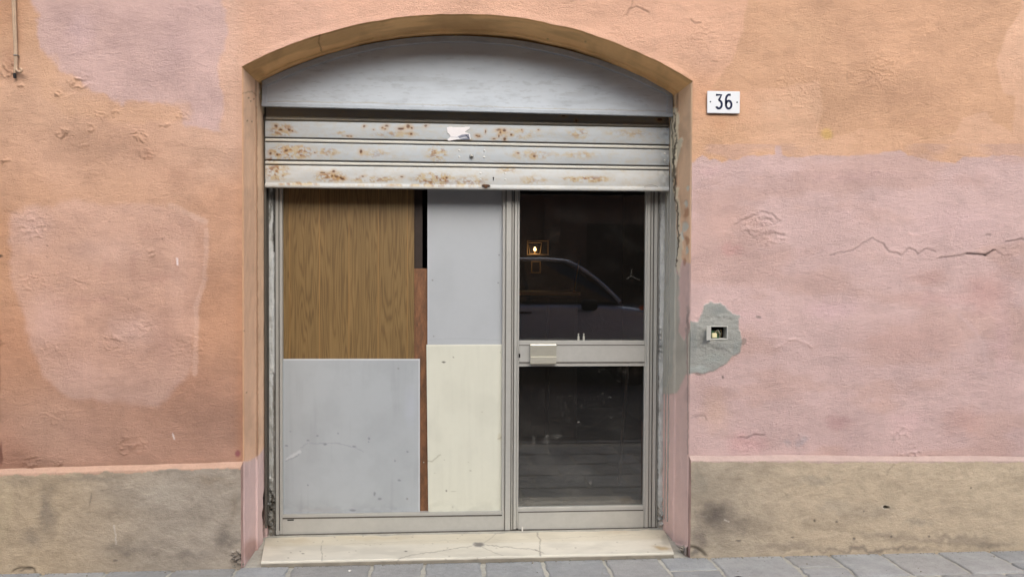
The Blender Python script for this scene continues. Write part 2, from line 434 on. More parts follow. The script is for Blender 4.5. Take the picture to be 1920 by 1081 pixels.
def paint_wall(c):
    u, v = c.u, c.v
    c.c = anchors(u, v, WALL_A)
    # --- painted-over areas of the left field
    c.poly([(62,-40),(72,40),(78,90),(112,128),(150,148),(172,168),(200,175),(228,192),(300,196),(336,198),(345,232),(372,236),(414,240),(422,180),(408,120),(424,60),(412,-40)], S(207,170,162), 5, 6, 9, 0.86)
    c.spot(330, 90, 60, 90, S(186,152,146), 0.45, hard=0.0, jit=10)
    c.spot(150, 60, 40, 60, S(212,176,176), 0.4, hard=0.0, jit=10)
    c.line([(90,120),(95,175),(130,200),(200,205),(240,215),(340,210)], 26, S(214,164,124), 0.45, 8)
    c.poly([(14,410),(60,384),(150,380),(280,378),(383,408),(388,450),(386,520),(370,570),(366,640),(360,700),(300,760),(130,745),(80,710),(58,640),(24,520)], S(208,164,144), 7, 5, 8, 0.55)
    for a in [(60,430,60,60,(216,176,162),.5),(200,470,120,40,(214,172,154),.35),(90,600,60,80,(216,174,160),.45),(250,620,70,50,(218,178,164),.45),(330,520,30,120,(214,170,150),.3),
              (150,700,70,40,(208,160,142),.4),(290,520,60,14,(184,134,114),.4),(200,505,12,40,(184,134,114),.4),(250,500,10,36,(186,136,116),.35),(150,565,80,10,(190,140,118),.4),
              (110,600,40,60,(196,148,128),.35),(310,640,26,60,(190,142,124),.4),(200,560,26,18,(186,136,120),.4),(330,500,8,30,(180,128,108),.4),(300,430,90,16,(196,146,122),.35),
              (240,760,60,22,(176,126,100),.5),(150,810,50,30,(186,132,104),.4),(90,865,60,14,(150,108,82),.5),(330,330,60,40,(190,140,110),.4),(380,460,22,80,(196,144,110),.4),
              (400,760,40,60,(178,124,92),.45),(280,290,30,18,(176,128,100),.45),(370,310,26,20,(182,136,106),.4),(20,120,22,50,(166,118,88),.6),(30,60,16,60,(176,126,92),.5)]:
        c.spot(a[0], a[1], a[2], a[3], S(*a[4]), a[5]*0.9, hard=0.05, jit=9)
    # outline of the painted-over shape
    c.line([(388,430),(384,520),(370,570),(366,700)], 7, S(222,180,160), 0.4, 3)
    c.line([(320,385),(385,415)], 8, S(220,180,158), 0.4, 3)
    # --- right field: darker orange coat, cut in by roller
    c.poly([(1408,-60),(1395,60),(1372,112),(1345,150),(1330,168),(1395,172),(1480,162),(1535,150),(1542,200),(1532,258),(1600,250),(1612,240),(1690,246),(1732,262),(1790,250),(1802,222),(1845,208),(1862,230),(1900,250),(1902,180),(1878,172),(1868,120),(1886,60),(1916,20),(1920,-60)], S(215,168,132), 3, 3, 3, 0.85)
    for a in [(1700,180,130,40,(206,160,128),.5),(1500,60,80,50,(218,174,138),.4),(1740,230,90,16,(206,158,126),.5),(1600,80,60,60,(218,170,136),.3),(1640,150,40,20,(212,166,136),.4),(1450,200,40,20,(226,186,156),.4),(1350,235,30,24,(206,150,110),.35)]:
        c.spot(a[0], a[1], a[2], a[3], S(*a[4]), a[5], hard=0.05, jit=9)
    c.spot(1551, 252, 15, 14, S(224,182,106), 0.75, jit=3)
    # --- right pink field with its ragged top edge
    top = [(1200,306),(1300,303),(1318,292),(1330,300),(1340,296),(1352,304),(1380,298),(1410,293),(1452,290),(1456,274),(1464,276),(1468,292),(1500,293),(1530,290),(1560,292),(1600,291),(1640,290),(1672,283),(1690,284),(1702,292),(1735,297),(1750,304),(1790,306),(1805,296),(1845,296),(1862,290),(1900,293),(1960,292),(2600,292),(2600,1200),(1200,1200)]
    c.poly(top, S(215,183,177), 2.0, 4, 1, 0.96)
    pk = v > 270
    big = fbm(u/130.0, v/60.0, 4, 41)
    mp = sm(0.45, 0.6, big)*pk*(u > 1290)
    c.c = np.where((mp > 0)[..., None], c.c*(1-0.5*mp[..., None])+S(206,168,154)*0.5*mp[..., None], c.c)
    for a in [(1800,420,120,50,(222,188,184),.6),(1600,400,60,30,(220,186,180),.5),(1360,420,50,60,(218,178,164),.5),(1370,470,30,20,(214,160,152),.5),(1850,550,70,60,(204,158,148),.6),(1740,520,60,24,(206,164,152),.6),
              (1560,580,80,30,(222,186,186),.6),(1400,590,50,24,(222,186,182),.5),(1700,640,150,60,(212,172,162),.45),(1880,640,30,90,(220,182,178),.7),(1340,770,40,60,(216,178,154),.5),(1480,830,14,12,(200,178,176),.8),(1505,828,14,18,(196,178,178),.8),
              (1570,790,40,20,(196,154,148),.6),(1700,790,50,30,(222,184,180),.6),(1650,760,60,20,(212,172,156),.5),(1810,790,60,40,(212,166,152),.5),(1400,830,60,30,(220,168,166),.5),(1330,320,30,14,(218,180,176),.6),(1600,330,160,14,(204,166,160),.4),
              (1820,340,60,16,(206,166,154),.4),(1640,480,50,20,(220,184,172),.4),(1760,560,120,20,(208,164,158),.4)]:
        c.spot(a[0], a[1], a[2], a[3], S(*a[4]), a[5], hard=0.1, jit=12)
    c.line([(1800,590),(1830,620),(1850,650),(1848,700)], 5, S(222,190,186), 0.4, 4)
    # grime clouds everywhere
    g = fbm(u/90.0, v/70.0, 4, 51); g2 = fbm(u/28.0, v/18.0, 4, 57)
    k = 1-0.07*sm(0.52, 0.75, g)*(1+0.6*(u < 460))-0.06*sm(0.5, 0.75, g2)
    # faint run marks
    st = fbm(u/9.0, v/160.0, 3, 61); k = k-0.02*sm(0.5, 0.8, st)
    c.c *= k[..., None]
    # thin dirt just above the plinth on the right
    for (a, b, q) in ((1560, 1920, .5), (1660, 1800, .5)): c.line([(a, 857), (b, 857)], 4, S(130,104,92), q, 2)
    c.line([(20,874),(300,868),(450,862)], 4, S(150,108,80), 0.3, 3)
    # --- marks
    c.spot(446, 850, 7, 9, S(150,70,80), 0.85, jit=2)
    c.line([(332,484),(333,496)], 2.5, S(232,215,212), 0.8, 0.5); c.line([(324,812),(327,822)], 2, S(225,205,195), 0.8, 0.5)
    c.spot(1422, 594, 7, 3, S(120,112,104), 0.8, jit=1.5); c.spot(1446, 606, 3, 2, S(200,150,140), .6)
    c.spot(1355, 706, 3, 4, S(110,98,90), .8, jit=2); c.spot(1310, 702, 8, 3, S(120,110,100), .7, jit=3); c.spot(1394, 640, 7, 9, S(140,128,118), .7, jit=4)
    c.spot(0, 480, 6, 4, S(40,30,22), .8); c.spot(2, 850, 5, 30, S(110,50,30), .7)
    c.spot(-4, 700, 8, 120, S(120,70,40), .5, jit=4)
    for (a, b) in ((88,460),(89,482),(130,466),(205,415),(305,448),(240,560)): c.spot(a, b, 2.5, 2, S(130,95,75), .6, jit=1)
    # --- cement patch round the bell box
    c.poly([(1270,600),(1292,600),(1308,603),(1316,588),(1318,575),(1333,565),(1350,567),(1360,580),(1372,590),(1384,592),(1386,618),(1390,640),(1391,662),(1374,668),(1366,680),(1344,692),(1318,698),(1285,700),(1270,690)], S(160,162,154), 1.5, 5, 3, 0.95, d=0.004)
    for a in [(1345,580,24,14,(138,144,140),.6),(1310,690,30,10,(184,190,184),.6),(1380,650,10,26,(150,156,152),.5),(1345,650,30,10,(122,124,118),.5),(1300,640,14,40,(140,144,140),.6),(1340,672,36,10,(172,178,172),.5)]:
        c.spot(a[0], a[1], a[2], a[3], S(*a[4]), a[5], hard=0.1, jit=5)
    lum = c.c@np.array([.3, .5, .2]); f = (.05+(.11+.16*sm(600, 830, v))*sm(470, 430, u))[..., None]; c.c = c.c*(1-f)+(lum[..., None]*1.04)*f; c.c *= (1.12+.05*sm(270, 330, v)+.17*sm(480, 420, u)*sm(-50, 300, v))[..., None]
    # --- relief: slow undulation, wrinkles, blisters, cracks
    c.d += (fbm(u/170.0, v/130.0, 3, 71)-0.5)*0.016 + (fbm(u/46.0, v/34.0, 3, 75)-0.5)*0.0045 + (fbm(u/15.0, v/9.0, 3, 77)-0.5)*0.0020
    rough = sm(0.5, 0.66, fbm(u/110.0, v/80.0, 3, 81))
    rg = 1-np.abs(fbm(u/17.0, v/9.0, 3, 83)*2-1)
    c.d += rough*0.0005*sm(0.78, 0.97, rg)
    for i, a in enumerate([(120,250,17,.008),(170,240,12,.006),(215,208,18,.006),(262,256,22,.007),(240,281,9,.006),(308,233,14,.007),(342,217,12,.005),(160,272,16,.004),(275,288,18,.006),(150,152,26,.007),(108,175,9,.008),(40,162,10,.007),
            (245,835,32,.006),(60,864,22,.008),(112,868,16,.007),(100,775,28,.004),(210,640,28,.005),(272,612,22,.004),(150,530,24,.003),(285,475,14,.005),(65,425,36,.004),(15,130,22,.008),(8,300,12,.008),(4,640,10,.008),
            (1420,420,40,.0035),(1450,440,34,.003),(1320,60,40,.002),(1160,75,40,.002),(1700,845,30,.005),(1690,815,30,.003),(1400,845,24,.003),(1740,50,40,.002),(1650,130,50,.003),(1500,160,60,.0025),(350,650,40,.003),(60,530,30,.004),(90,650,24,.004),(190,215,16,.004),(1500,820,18,.003)]):
        c.blister(a[0], a[1], a[2], a[3]*.5, 5.0, i % 5, a[2]*0.75)
    C = c.crack
    C([(1556,478),(1580,472),(1600,468),(1616,458),(1635,446),(1652,455)], .003, .006, 1.8, .35)
    C([(1655,456),(1668,472),(1690,478),(1705,464),(1712,466),(1720,476),(1736,465),(1752,470)], .004, .008, 2.0, .35)
    C([(1762,483),(1785,482),(1800,478),(1812,475)], .005, .009, 2.2, .5)
    C([(1814,475),(1838,477),(1848,478),(1858,472),(1864,469)], .010, .010, 2.0, 1.2, 1.6); c.spot(1848, 478, 4, 2.2, S(50,34,28), .9, jit=1)
    C([(1866,470),(1884,478),(1896,477)], .003, .005, 1.8, .3)
    C([(1886,451),(1900,452),(1912,449),(1960,450)], .006, .008, 2.4, .6)
    C([(1850,440),(1856,441)], .004, .003, 2, .6); C([(1705,438),(1725,443)], -.003, .002, 2, -.2)
    C([(1376,421),(1392,413),(1410,404),(1428,397),(1446,402),(1456,412)], .003, .006, 1.8, .25)
    C([(1425,414),(1440,412),(1452,421),(1462,414)], .003, .005, 1.8, .25); C([(1398,432),(1412,446),(1432,442),(1448,436),(1470,441)], .003, .005, 1.8, .25)
    C([(1384,820),(1396,820),(1412,815),(1432,814)], .004, .005, 1.8, .55); C([(1675,824),(1678,816),(1692,802)], .002, .003, 1.6, .3)
    C([(1175,28),(1181,16),(1194,12),(1204,16),(1214,22)], .004, .004, 1.8, .5, 1.5); C([(1183,15),(1186,4),(1185,-12)], .003, .003, 1.6, .35, 1.5)
    C([(1296,37),(1303,43),(1314,43)], .003, .004, 1.6, .5, 1); C([(1334,115),(1344,115)], .003, .004, 1.6, .4, 1)
    C([(42,412),(50,402),(62,400),(72,404),(84,416),(84,428)], .002, .004, 1.8, .15); C([(48,432),(58,446),(72,446)], .002, .004, 1.8, .15)
    C([(138,526),(150,530),(166,534)], .003, .006, 1.8, .25); C([(1560,250),(1562,262)], .001, .001, 1.4, .15)
    C([(1588,135),(1588,155),(1600,160),(1618,157),(1632,148),(1633,136)], .0015, .001, 1.4, .22, .8); C([(1578,142),(1592,138),(1600,142),(1588,147)], .0015, .001, 1.4, .22, .8)
    C([(1295,782),(1300,781),(1322,778),(1324,786)], .003, .004, 1.6, .35); C([(1490,860),(1500,852)], .002, .002, 1.6, .3)
    C([(1445,634),(1480,636),(1530,650)], -.001, .003, 2, -.05, 2)
    C([(1455,652),(1478,638),(1495,635),(1510,642),(1520,650)], -.003, .002, 2.2, -.12, 2)
    # box pocket and little hole
    m = c.box(1300, 1390, 590, 660)
    c.d[m] += (fbm(u[m]/7.0, v[m]/5.0, 3, 91)-0.5)*0.007

ST = 0.0047
xl = np.concatenate([np.linspace(-9, -2.75, 14)[:-1], np.linspace(-2.75, XL, int((XL+2.75)/ST))])
xm = np.linspace(XL, XR, int((XR-XL)/ST))
xr = np.concatenate([np.linspace(XR, 3.45, int((3.45-XR)/ST)), np.linspace(3.45, 10, 14)[1:]])
xs = np.concatenate([xl, xm[1:-1], xr]); nl, nr = len(xl), len(xr)
ZT = 3.12
zb = np.concatenate([np.full(nl, ZL), arch(xm[1:-1]), np.full(nr, ZR)])
ta = np.linspace(0, 1, int((ZT-2.55)/ST)); tz = np.linspace(ZT, 8.5, 12)[1:]
ZA = np.concatenate([zb[:, None]+(ZT-zb[:, None])*ta[None], np.broadcast_to(tz, (len(xs), len(tz)))], 1)
nb = int((2.55-0.40)/ST); tb = np.linspace(0, 1, nb)[:-1]
ZB = 0.40+(zb[:, None]-0.40)*tb[None]
ZZ = np.concatenate([ZB, ZA], 1); XX = np.broadcast_to(xs[:, None], ZZ.shape).copy(); YY = np.zeros_like(ZZ)
uu, vv = proj(XX, YY, ZZ); cw = Cv(uu, vv, (0, 0, 0)); paint_wall(cw)
# ease relief out next to the opening's arris
inx = (XX > XL-0.2) & (XX < XR+0.2)
de = np.full(XX.shape, 1.0)
hl = np.where(ZZ < ZL, XL-XX, np.hypot(XL-XX, ZZ-ZL)); hr = np.where(ZZ < ZR, XX-XR, np.hypot(XX-XR, ZZ-ZR))
zin = ZZ-np.interp(XX, xs, zb)
ed = np.where(XX <= XL, hl, np.where(XX >= XR, hr, np.abs(zin)*0.93))
fade = sm(0.0, 0.035, ed)
YY = -cw.d*fade
keep = np.ones((len(xs)-1, ZZ.shape[1]-1), bool)
keep[nl-1:len(xs)-nr, :nb-1] = False           # the doorway itself
BX0, BX1 = PX(1331.5, 622), PX(1362.5, 622); BZ0, BZ1 = PZ(1347, 635), PZ(1347, 611.5)
cx_ = (XX[:-1, :-1]+XX[1:, 1:])/2; cz_ = (ZZ[:-1, :-1]+ZZ[1:, 1:])/2
keep &= ~((cx_ > BX0) & (cx_ < BX1) & (cz_ > BZ0) & (cz_ < BZ1))   # pocket of the bell box

bld = empty('building', (0, 0, 0), 'peeling orange and pink plastered building front around the arched shop doorway', 'building')
sheet('wall', XX, YY, ZZ, cw.c*K*np.array([.985, 1.0, 1.03]), M['stucco'], bld, keep, flip=True)

# ------------------------------------------------------------------ reveal swept round the opening
prof = [(0, 0), (-0.0015, 0.003), (0.002, 0.010), (0.005, 0.013), (0.004, 0.018), (0.003, 0.11), (0.004, 0.235), (0.006, 0.243), (0.013, 0.246), (0.014, 0.252), (0.010, 0.262), (0.012, 0.36), (0.014, 0.555)]
pp = []
for (a, b) in zip(prof, prof[1:]):
    n = max(1, int(math.hypot(b[0]-a[0], b[1]-a[1])/0.0055))
    for i in range(n): pp.append((a[0]+(b[0]-a[0])*i/n, a[1]+(b[1]-a[1])*i/n))
pp.append(prof[-1]); pp = np.array(pp)
nj = 430; na = 520
def ring(s):
    xa = np.linspace(XL-0.05, XR+0.05, 900); za = np.polyval(AP, xa) + (fbm(np.clip(xa, XL, XR)*9, xa*0+3.0, 3, 4)-0.5)*0.010
    dz = np.gradient(za, xa); L = np.hypot(1, dz); ox = xa+dz/L*s; oz = za-1/L*s
    ok = (ox >= XL+s) & (ox <= XR-s); ox, oz = ox[ok], oz[ok]
    xx = np.linspace(XL+s, XR-s, na); zz = np.interp(xx, ox, oz)
    zl = np.linspace(-0.06, zz[0], nj)[:-1]; zr = np.linspace(zz[-1], -0.06, nj)[1:]
    return np.concatenate([np.full(nj-1, XL+s), xx, np.full(nj-1, XR-s)]), np.concatenate([zl, zz, zr])
RX = []; RZ = []
for s, y in pp:
    a, b = ring(s); RX.append(a); RZ.append(b)
RX = np.array(RX).T; RZ = np.array(RZ).T; RY = np.broadcast_to(pp[:, 1], RX.shape).copy()
ru, rv = proj(RX, RY, RZ); cr = Cv(ru, rv, S(214,166,128))
nn = RX.shape[0]; isl = np.zeros(RX.shape, bool); isl[:nj-1] = True; isr = np.zeros(RX.shape, bool); isr[-(nj-1):] = True; isa = ~(isl | isr)
depth = RY
# jambs orange on the left fading browner downwards, arch a deeper ochre coat
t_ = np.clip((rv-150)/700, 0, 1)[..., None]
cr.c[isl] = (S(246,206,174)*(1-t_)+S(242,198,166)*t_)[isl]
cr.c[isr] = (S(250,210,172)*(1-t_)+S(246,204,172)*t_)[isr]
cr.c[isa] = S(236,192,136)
ar = fbm(RX*3.2, RY*9, 3, 7); cr.c[isa] *= (1-0.25*sm(0.45, 0.7, ar))[isa][:, None]
lip = (depth < 0.02)
cr.c[isl & lip] = S(228,182,146)
grv = ((depth > .236) & (depth < .266)).astype(float)*(~isa); cr.c *= (1-.42*grv)[..., None]  # shade of the jamb groove darkened into the colour
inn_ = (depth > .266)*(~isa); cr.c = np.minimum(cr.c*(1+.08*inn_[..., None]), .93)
def only(mask, f):
    keepc = cr.c.copy(); kd = cr.d.copy(); f(); cr.c[~mask] = keepc[~mask]; cr.d[~mask] = kd[~mask]
def left_j():
    cr.poly([(440,868),(470,864),(480,858),(500,835),(520,830),(520,1100),(440,1100)], S(228,198,194), 2, 3, 2, 0.95)
    cr.spot(470, 1030, 24, 30, S(184,140,124), .6, jit=6)
    cr.poly([(496,150),(500,160),(500,200),(499,225),(494,215),(490,195),(487,172)], S(214,204,176), 1, 3, 0, .95, d=0.006)
    cr.poly([(497,905),(500,910),(504,930),(500,965),(499,1010),(495,1020),(493,960),(494,930)], S(40,30,24), 1, 2, 0, .98, d=-0.03)
    for a, b in ((466,184),(476,186),(470,190),(472,228),(463,226),(458,620),(462,735)): cr.spot(a, b, 2.4, 1.8, S(120,90,70), .7, jit=1)
    cr.line([(481,200),(483,860)], 2.2, S(150,104,72), .5, 1.2)
    cr.line([(452,175),(470,172),(482,178)], 1.5, S(150,110,84), .5, 2)
def right_j():
    cr.poly([(1240,470),(1300,495),(1300,1100),(1240,1100)], S(232,200,192), 2, 5, 2, .95)
    cr.poly([(1240,560),(1262,500),(1275,520),(1272,620),(1283,640),(1300,600),(1300,700),(1285,700),(1270,735),(1240,740)], S(194,192,178), 2, 4, 2, .9, d=.003)
    cr.poly([(1240,330),(1262,330),(1268,420),(1274,470),(1268,520),(1266,600),(1262,700),(1250,725),(1240,725)], S(188,187,176), 1.5, 3, 1, .95)
    cr.poly([(1258,200),(1270,202),(1276,225),(1272,262),(1278,256),(1280,262),(1272,290),(1266,330),(1262,340),(1256,300)], S(246,236,208), 1, 4, 0, .95, d=.006)
    cr.poly([(1264,345),(1272,350),(1276,420),(1280,470),(1275,520),(1270,500),(1272,440),(1268,400)], S(240,228,200), 1, 4, 0, .8, d=.004)
    cr.line([(1268,215),(1270,260),(1264,300),(1266,345),(1270,400),(1274,440),(1270,500)], 2.2, S(70,60,48), .85, 4)
    cr.line([(1262,210),(1264,300),(1262,340)], 2, S(80,70,56), .7, 3)
    for a in [(1285,382,5,9),(1284,425,7,12),(1286,468,4,10),(1279,440,3,14),(1290,352,3,6)]: cr.spot(a[0], a[1], a[2], a[3], S(226,222,208), .9, jit=4, hard=.5, d=-.003)
    for a in [(1285,400,7,14),(1287,450,6,12),(1284,490,6,10)]: cr.spot(a[0], a[1], a[2], a[3], S(186,122,84), .6, jit=5)
    cr.spot(1290, 605, 5, 40, S(120,118,112), .5, jit=6)
    cr.line([(1290,600),(1289,850)], 2, S(176,150,142), .7, 1.5)
    cr.poly([(1262,1020),(1300,1026),(1300,1050),(1255,1050)], S(150,146,138), 2, 4, 0, .8, d=.01)
def arch_j():
    cr.line([(600,60),(598,80),(602,96)], 1.8, S(110,80,48), .6, 2)
    cr.line([(500,140),(560,112),(700,72)], 2, S(140,100,60), .4, 1)
    for a, b in ((1027,74),(1098,78)): cr.spot(a, b, 3, 2.4, S(150,130,90), .6)
    cr.spot(860, 50, 120, 20, S(170,130,84), .35, hard=0, jit=8)
    cr.spot(480, 138, 30, 14, S(150,110,70), .4, hard=0, jit=8)
only(isl, left_j); only(isr, right_j); only(isa, arch_j)
grm = fbm(ru/40.0, rv/60.0, 4, 95); cr.c *= (1-0.16*sm(0.5, 0.75, grm))[..., None]
# displacement along the inward normal
dd = cr.d + (fbm(RZ*14+RX*9, RY*18, 3, 97)-0.5)*0.006*sm(0, 0.05, RY)
Gx = np.zeros_like(RX); Gz = np.zeros_like(RX); Gx[isl] = 1; Gx[isr] = -1; Gz[isa] = -1
RX2 = RX+Gx*dd; RZ2 = RZ+Gz*dd
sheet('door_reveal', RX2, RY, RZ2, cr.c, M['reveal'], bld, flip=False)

# ------------------------------------------------------------------ plinths with their weathered top ledges
PY = -0.035
def plinth(x0, x1, ztop, leftside):
    dx0 = max(x0, -2.75); dx1 = min(x1, 3.45)
    xa = np.linspace(dx0, dx1, int((dx1-dx0)/ST))
    if x0 < dx0: xa = np.concatenate([np.linspace(x0, dx0, 10)[:-1], xa])
    if x1 > dx1: xa = np.concatenate([xa, np.linspace(dx1, x1, 10)[1:]])
    zt = ztop(xa)
    # profile from the wall, over the sloping ledge, down the face to the ground
    led = 10; nf = int(0.6/ST)
    Y = []; Z = []
    for i in range(led+1):
        t = i/led; Y.append(np.full(xa.shape, 0.012+(PY-0.012)*t)); Z.append(zt+0.012-0.022*t-0.004*t*t)
    for i in range(1, nf+1):
        t = i/nf; Y.append(np.full(xa.shape, PY-0.004*min(1, t*6))); Z.append((zt-0.014)*(1-t)+(-0.10)*t)
    Y = np.array(Y).T; Z = np.array(Z).T; X = np.broadcast_to(xa[:, None], Y.shape).copy()
    u, v = proj(X, Y, Z); c = Cv(u, v, S(186,168,142))
    if leftside:
        t = sm(60, 360, u); c.c = S(182,160,124)*(1-t[..., None])+S(168,155,134)*t[..., None]
        for a in [(90,960,26,80,(112,104,92),.6),(40,900,50,20,(140,128,108),.4),(230,920,90,40,(164,152,132),.4),(300,930,60,40,(182,172,152),.4),(150,1000,60,40,(176,158,130),.4),(240,1030,90,20,(120,112,100),.5),(420,1010,30,40,(104,96,86),.7),(440,950,14,40,(136,120,98),.5),
                  (170,895,80,10,(132,122,106),.5),(400,900,60,14,(160,138,108),.4),(60,1010,30,30,(130,120,104),.5),(360,1040,60,14,(120,112,102),.5),(10,960,20,90,(196,176,132),.4)]:
            c.spot(a[0], a[1], a[2], a[3], S(*a[4]), a[5], hard=0, jit=12)
        c.line([(212,985),(216,1000),(217,1020)], 1.8, S(196,186,168), .7, 2); c.line([(172,925),(168,945)], 2, S(120,108,92), .5, 2)
        c.crack([(400,975),(412,980),(424,986)], .002, .002, 1.6, .4); c.crack([(26,1068),(40,1063),(62,1064),(66,1070)], .008, .012, 3, .6)
        c.spot(50, 1066, 20, 4, S(60,54,48), .6, rot=-.2, jit=3)
        c.blister(445, 1044, 14, .012, 5, 2); c.spot(445, 1044, 12, 14, S(110,100,88), .6, jit=5); c.spot(215, 1050, 6, 2.5, S(96,88,78), .7)
    else:
        t = sm(1290, 1560, u); c.c = S(170,156,130)*(1-t[..., None])+S(192,172,138)*t[..., None]
        for a in [(1345,965,50,46,(102,92,84),.85),(1310,900,20,40,(150,144,124),.5),(1385,985,40,26,(120,110,96),.6),(1310,1010,24,30,(110,98,88),.7),(1420,985,50,30,(148,134,110),.5),(1530,900,60,14,(156,146,124),.5),(1640,960,90,20,(166,152,128),.4),(1660,1005,60,12,(132,120,102),.55),
                  (1780,1010,140,12,(130,118,102),.55),(1480,1025,120,14,(140,128,110),.5),(1720,980,50,14,(150,140,120),.5),(1450,900,60,20,(182,164,132),.4),(1850,930,80,50,(202,182,146),.5),(1560,950,60,20,(170,158,136),.4),(1640,1030,220,6,(112,102,92),.6),(1850,1018,90,8,(112,104,94),.5)]:
            c.spot(a[0], a[1], a[2], a[3], S(*a[4]), a[5], hard=0, jit=12)
        for a in [(1527,975,3,4,(84,76,66)),(1568,977,3,2.5,(100,92,80)),(1601,1009,4,4,(96,88,78)),(1671,1005,3,3,(96,88,78)),(1742,1004,3,3,(100,92,80)),(1821,914,2,2,(70,62,52)),(1620,957,2.4,2.4,(110,100,88)),(1385,1013,8,2,(92,84,74)),(1486,1007,5,2,(100,92,80))]:
            c.spot(a[0], a[1], a[2], a[3], S(*a[4]), .8, jit=1)
        c.line([(1359,974),(1367,978)], 1.8, S(206,196,176), .8, .5); c.line([(1305,965),(1325,968)], 1.2, S(180,168,150), .6, 1)
        c.spot(1660, 950, 11, 5, S(214,202,176), .8, jit=1.5, d=.002); c.spot(1661.5, 950.5, 7, 3, S(52,46,40), .95, rot=.15, jit=.6, hard=.7, d=-.02)
        c.crack([(1663,890),(1668,878),(1676,870)], .002, .002, 1.6, .35); c.crack([(1296,900),(1292,912),(1295,930)], .002, .002, 1.6, .35)
        c.crack([(1296,1026),(1306,1028),(1316,1034),(1322,1040)], .016, .006, 3.5, .8, 1); c.spot(1304, 1036, 14, 7, S(96,90,82), .6, jit=5)
    g = fbm(u/60.0, v/36.0, 5, 101); g2 = fbm(u/16.0, v/10.0, 4, 103)
    c.c *= (1-0.12*sm(0.45, 0.75, g)-0.09*sm(0.45, 0.75, g2))[..., None]
    c.c *= (1+0.06*sm(.55, .8, fbm(u/40., v/40., 3, 107)))[..., None]
    # coat of wall paint laps over the ledge and a little down
    lz = (np.arange(Y.shape[1])[None, :] <= led+1+(fbm(X*18, X*0, 4, 9)-0.42)*7).astype(float)
    lc = (S(198,156,124) if leftside else S(190,162,146))
    c.c = c.c*(1-lz[..., None])+lc*lz[..., None]
    lum = c.c@np.array([.3, .5, .2]); c.c = (c.c*.77+lum[..., None]*.235)*1.33*np.array([1, .99, 1.03])
    d = c.d+(fbm(u/90., v/60., 3, 111)-.5)*.008+(fbm(u/18., v/12., 3, 113)-.5)*.004+(fbm(u/6., v/4.5, 2, 115)-.5)*.0022
    d *= sm(0, led, np.broadcast_to(np.arange(Y.shape[1])[None, :], Y.shape))
    Zw = Z+(fbm(X*3, X*0, 3, 15)-.5)*.006*(np.arange(Y.shape[1])[None, :] <= led)
    o = sheet('plinth', X, Y-d, Zw, c.c*K, M['plinth'], bld, flip=True)
    o['label'] = 'stained grey beige plinth ' + ('left' if leftside else 'right') + ' of the doorway'
    # return of the plinth towards the doorway
    xe = x1 if leftside else x0
    n1, n2 = 12, 110
    yy = np.linspace(PY-.004, .02, n1); zz = np.linspace(-.1, float(ztop(np.array([xe]))[0])-.012, n2)
    Y2, Z2 = np.meshgrid(yy, zz, indexing='ij'); Z2 = Z2+(Y2-PY)*0.35*(Z2 > zz[-2]-.02)
    X2 = np.full(Y2.shape, xe)+(fbm(Y2*40, Z2*12, 3, 5)-.5)*.004
    cc = np.ones(Y2.shape+(3,))*S(206,170,160)*(1-.2*sm(.4, .7, fbm(Y2*20, Z2*9, 3, 6)))[..., None]
    sheet('plinth_end', X2, Y2, Z2, cc*K, M['reveal'], bld, flip=not leftside)
zl0, zl1 = PZ(0, 881, -.01), PZ(450, 868, -.01); xl0, xl1 = PX(0, 881), PX(450, 868)
plinth(-9, XL+.0005, lambda x: zl0+(zl1-zl0)*(x-xl0)/(xl1-xl0)*1.0, True)
zr0, zr1 = PZ(1298, 856, -.01), PZ(1920, 857.5, -.01); xr0, xr1 = PX(1298, 856), PX(1920, 857)
plinth(XR-.0005, 10, lambda x: zr0+(zr1-zr0)*(x-xr0)/(xr1-xr0), False)

# ------------------------------------------------------------------ threshold
def surf_z(name, pts4, z, ny, nx, paint, mat, parent, th=0.03, base=(200,190,165)):
    """horizontal slab between four plan corners: back-left, back-right, front-right, front-left, rolled over its front edge"""
    a, b, c_, d_ = [np.array(p) for p in pts4]
    s = np.linspace(0, 1, nx)[:, None]; t = np.linspace(0, 1, ny)[None, :]
    X = (a[0]*(1-s)+b[0]*s)*(1-t)+(d_[0]*(1-s)+c_[0]*s)*t; Y = (a[1]*(1-s)+b[1]*s)*(1-t)+(d_[1]*(1-s)+c_[1]*s)*t
    Z = z(X, Y)
    Xe = [X]; Ye = [Y]; Ze = [Z]
    for k in range(1, 5):
        Xe.append(X[:, -1:]); Ye.append(Y[:, -1:]-.004*min(k, 2)/2+(0.002 if k == 4 else 0)); Ze.append(Z[:, -1:]-[0, .003, .008, .015, th][k])
    X = np.concatenate(Xe, 1); Y = np.concatenate(Ye, 1); Z = np.concatenate(Ze, 1)
    u, v = proj(X, Y, Z); c = Cv(u, v, S(*base)); paint(c)
    return sheet(name, X, Y, Z+c.d, c.c*K, mat, parent, flip=False)
def TZ(X, Y):
    X = np.asarray(X, float); f = (X-PX(530, 1003, .48))/(PX(1228, 989, .48)-PX(530, 1003, .48))
    zb_ = PZ(530, 1003.5, .48)*(1-f)+PZ(1228, 989.5, .48)*f; t = (np.asarray(Y, float)+.02)/.5
    return (0.027+GZ(X))*(1-t)+zb_*t+.010*np.exp(-((t-.62)/.03)**2)*0
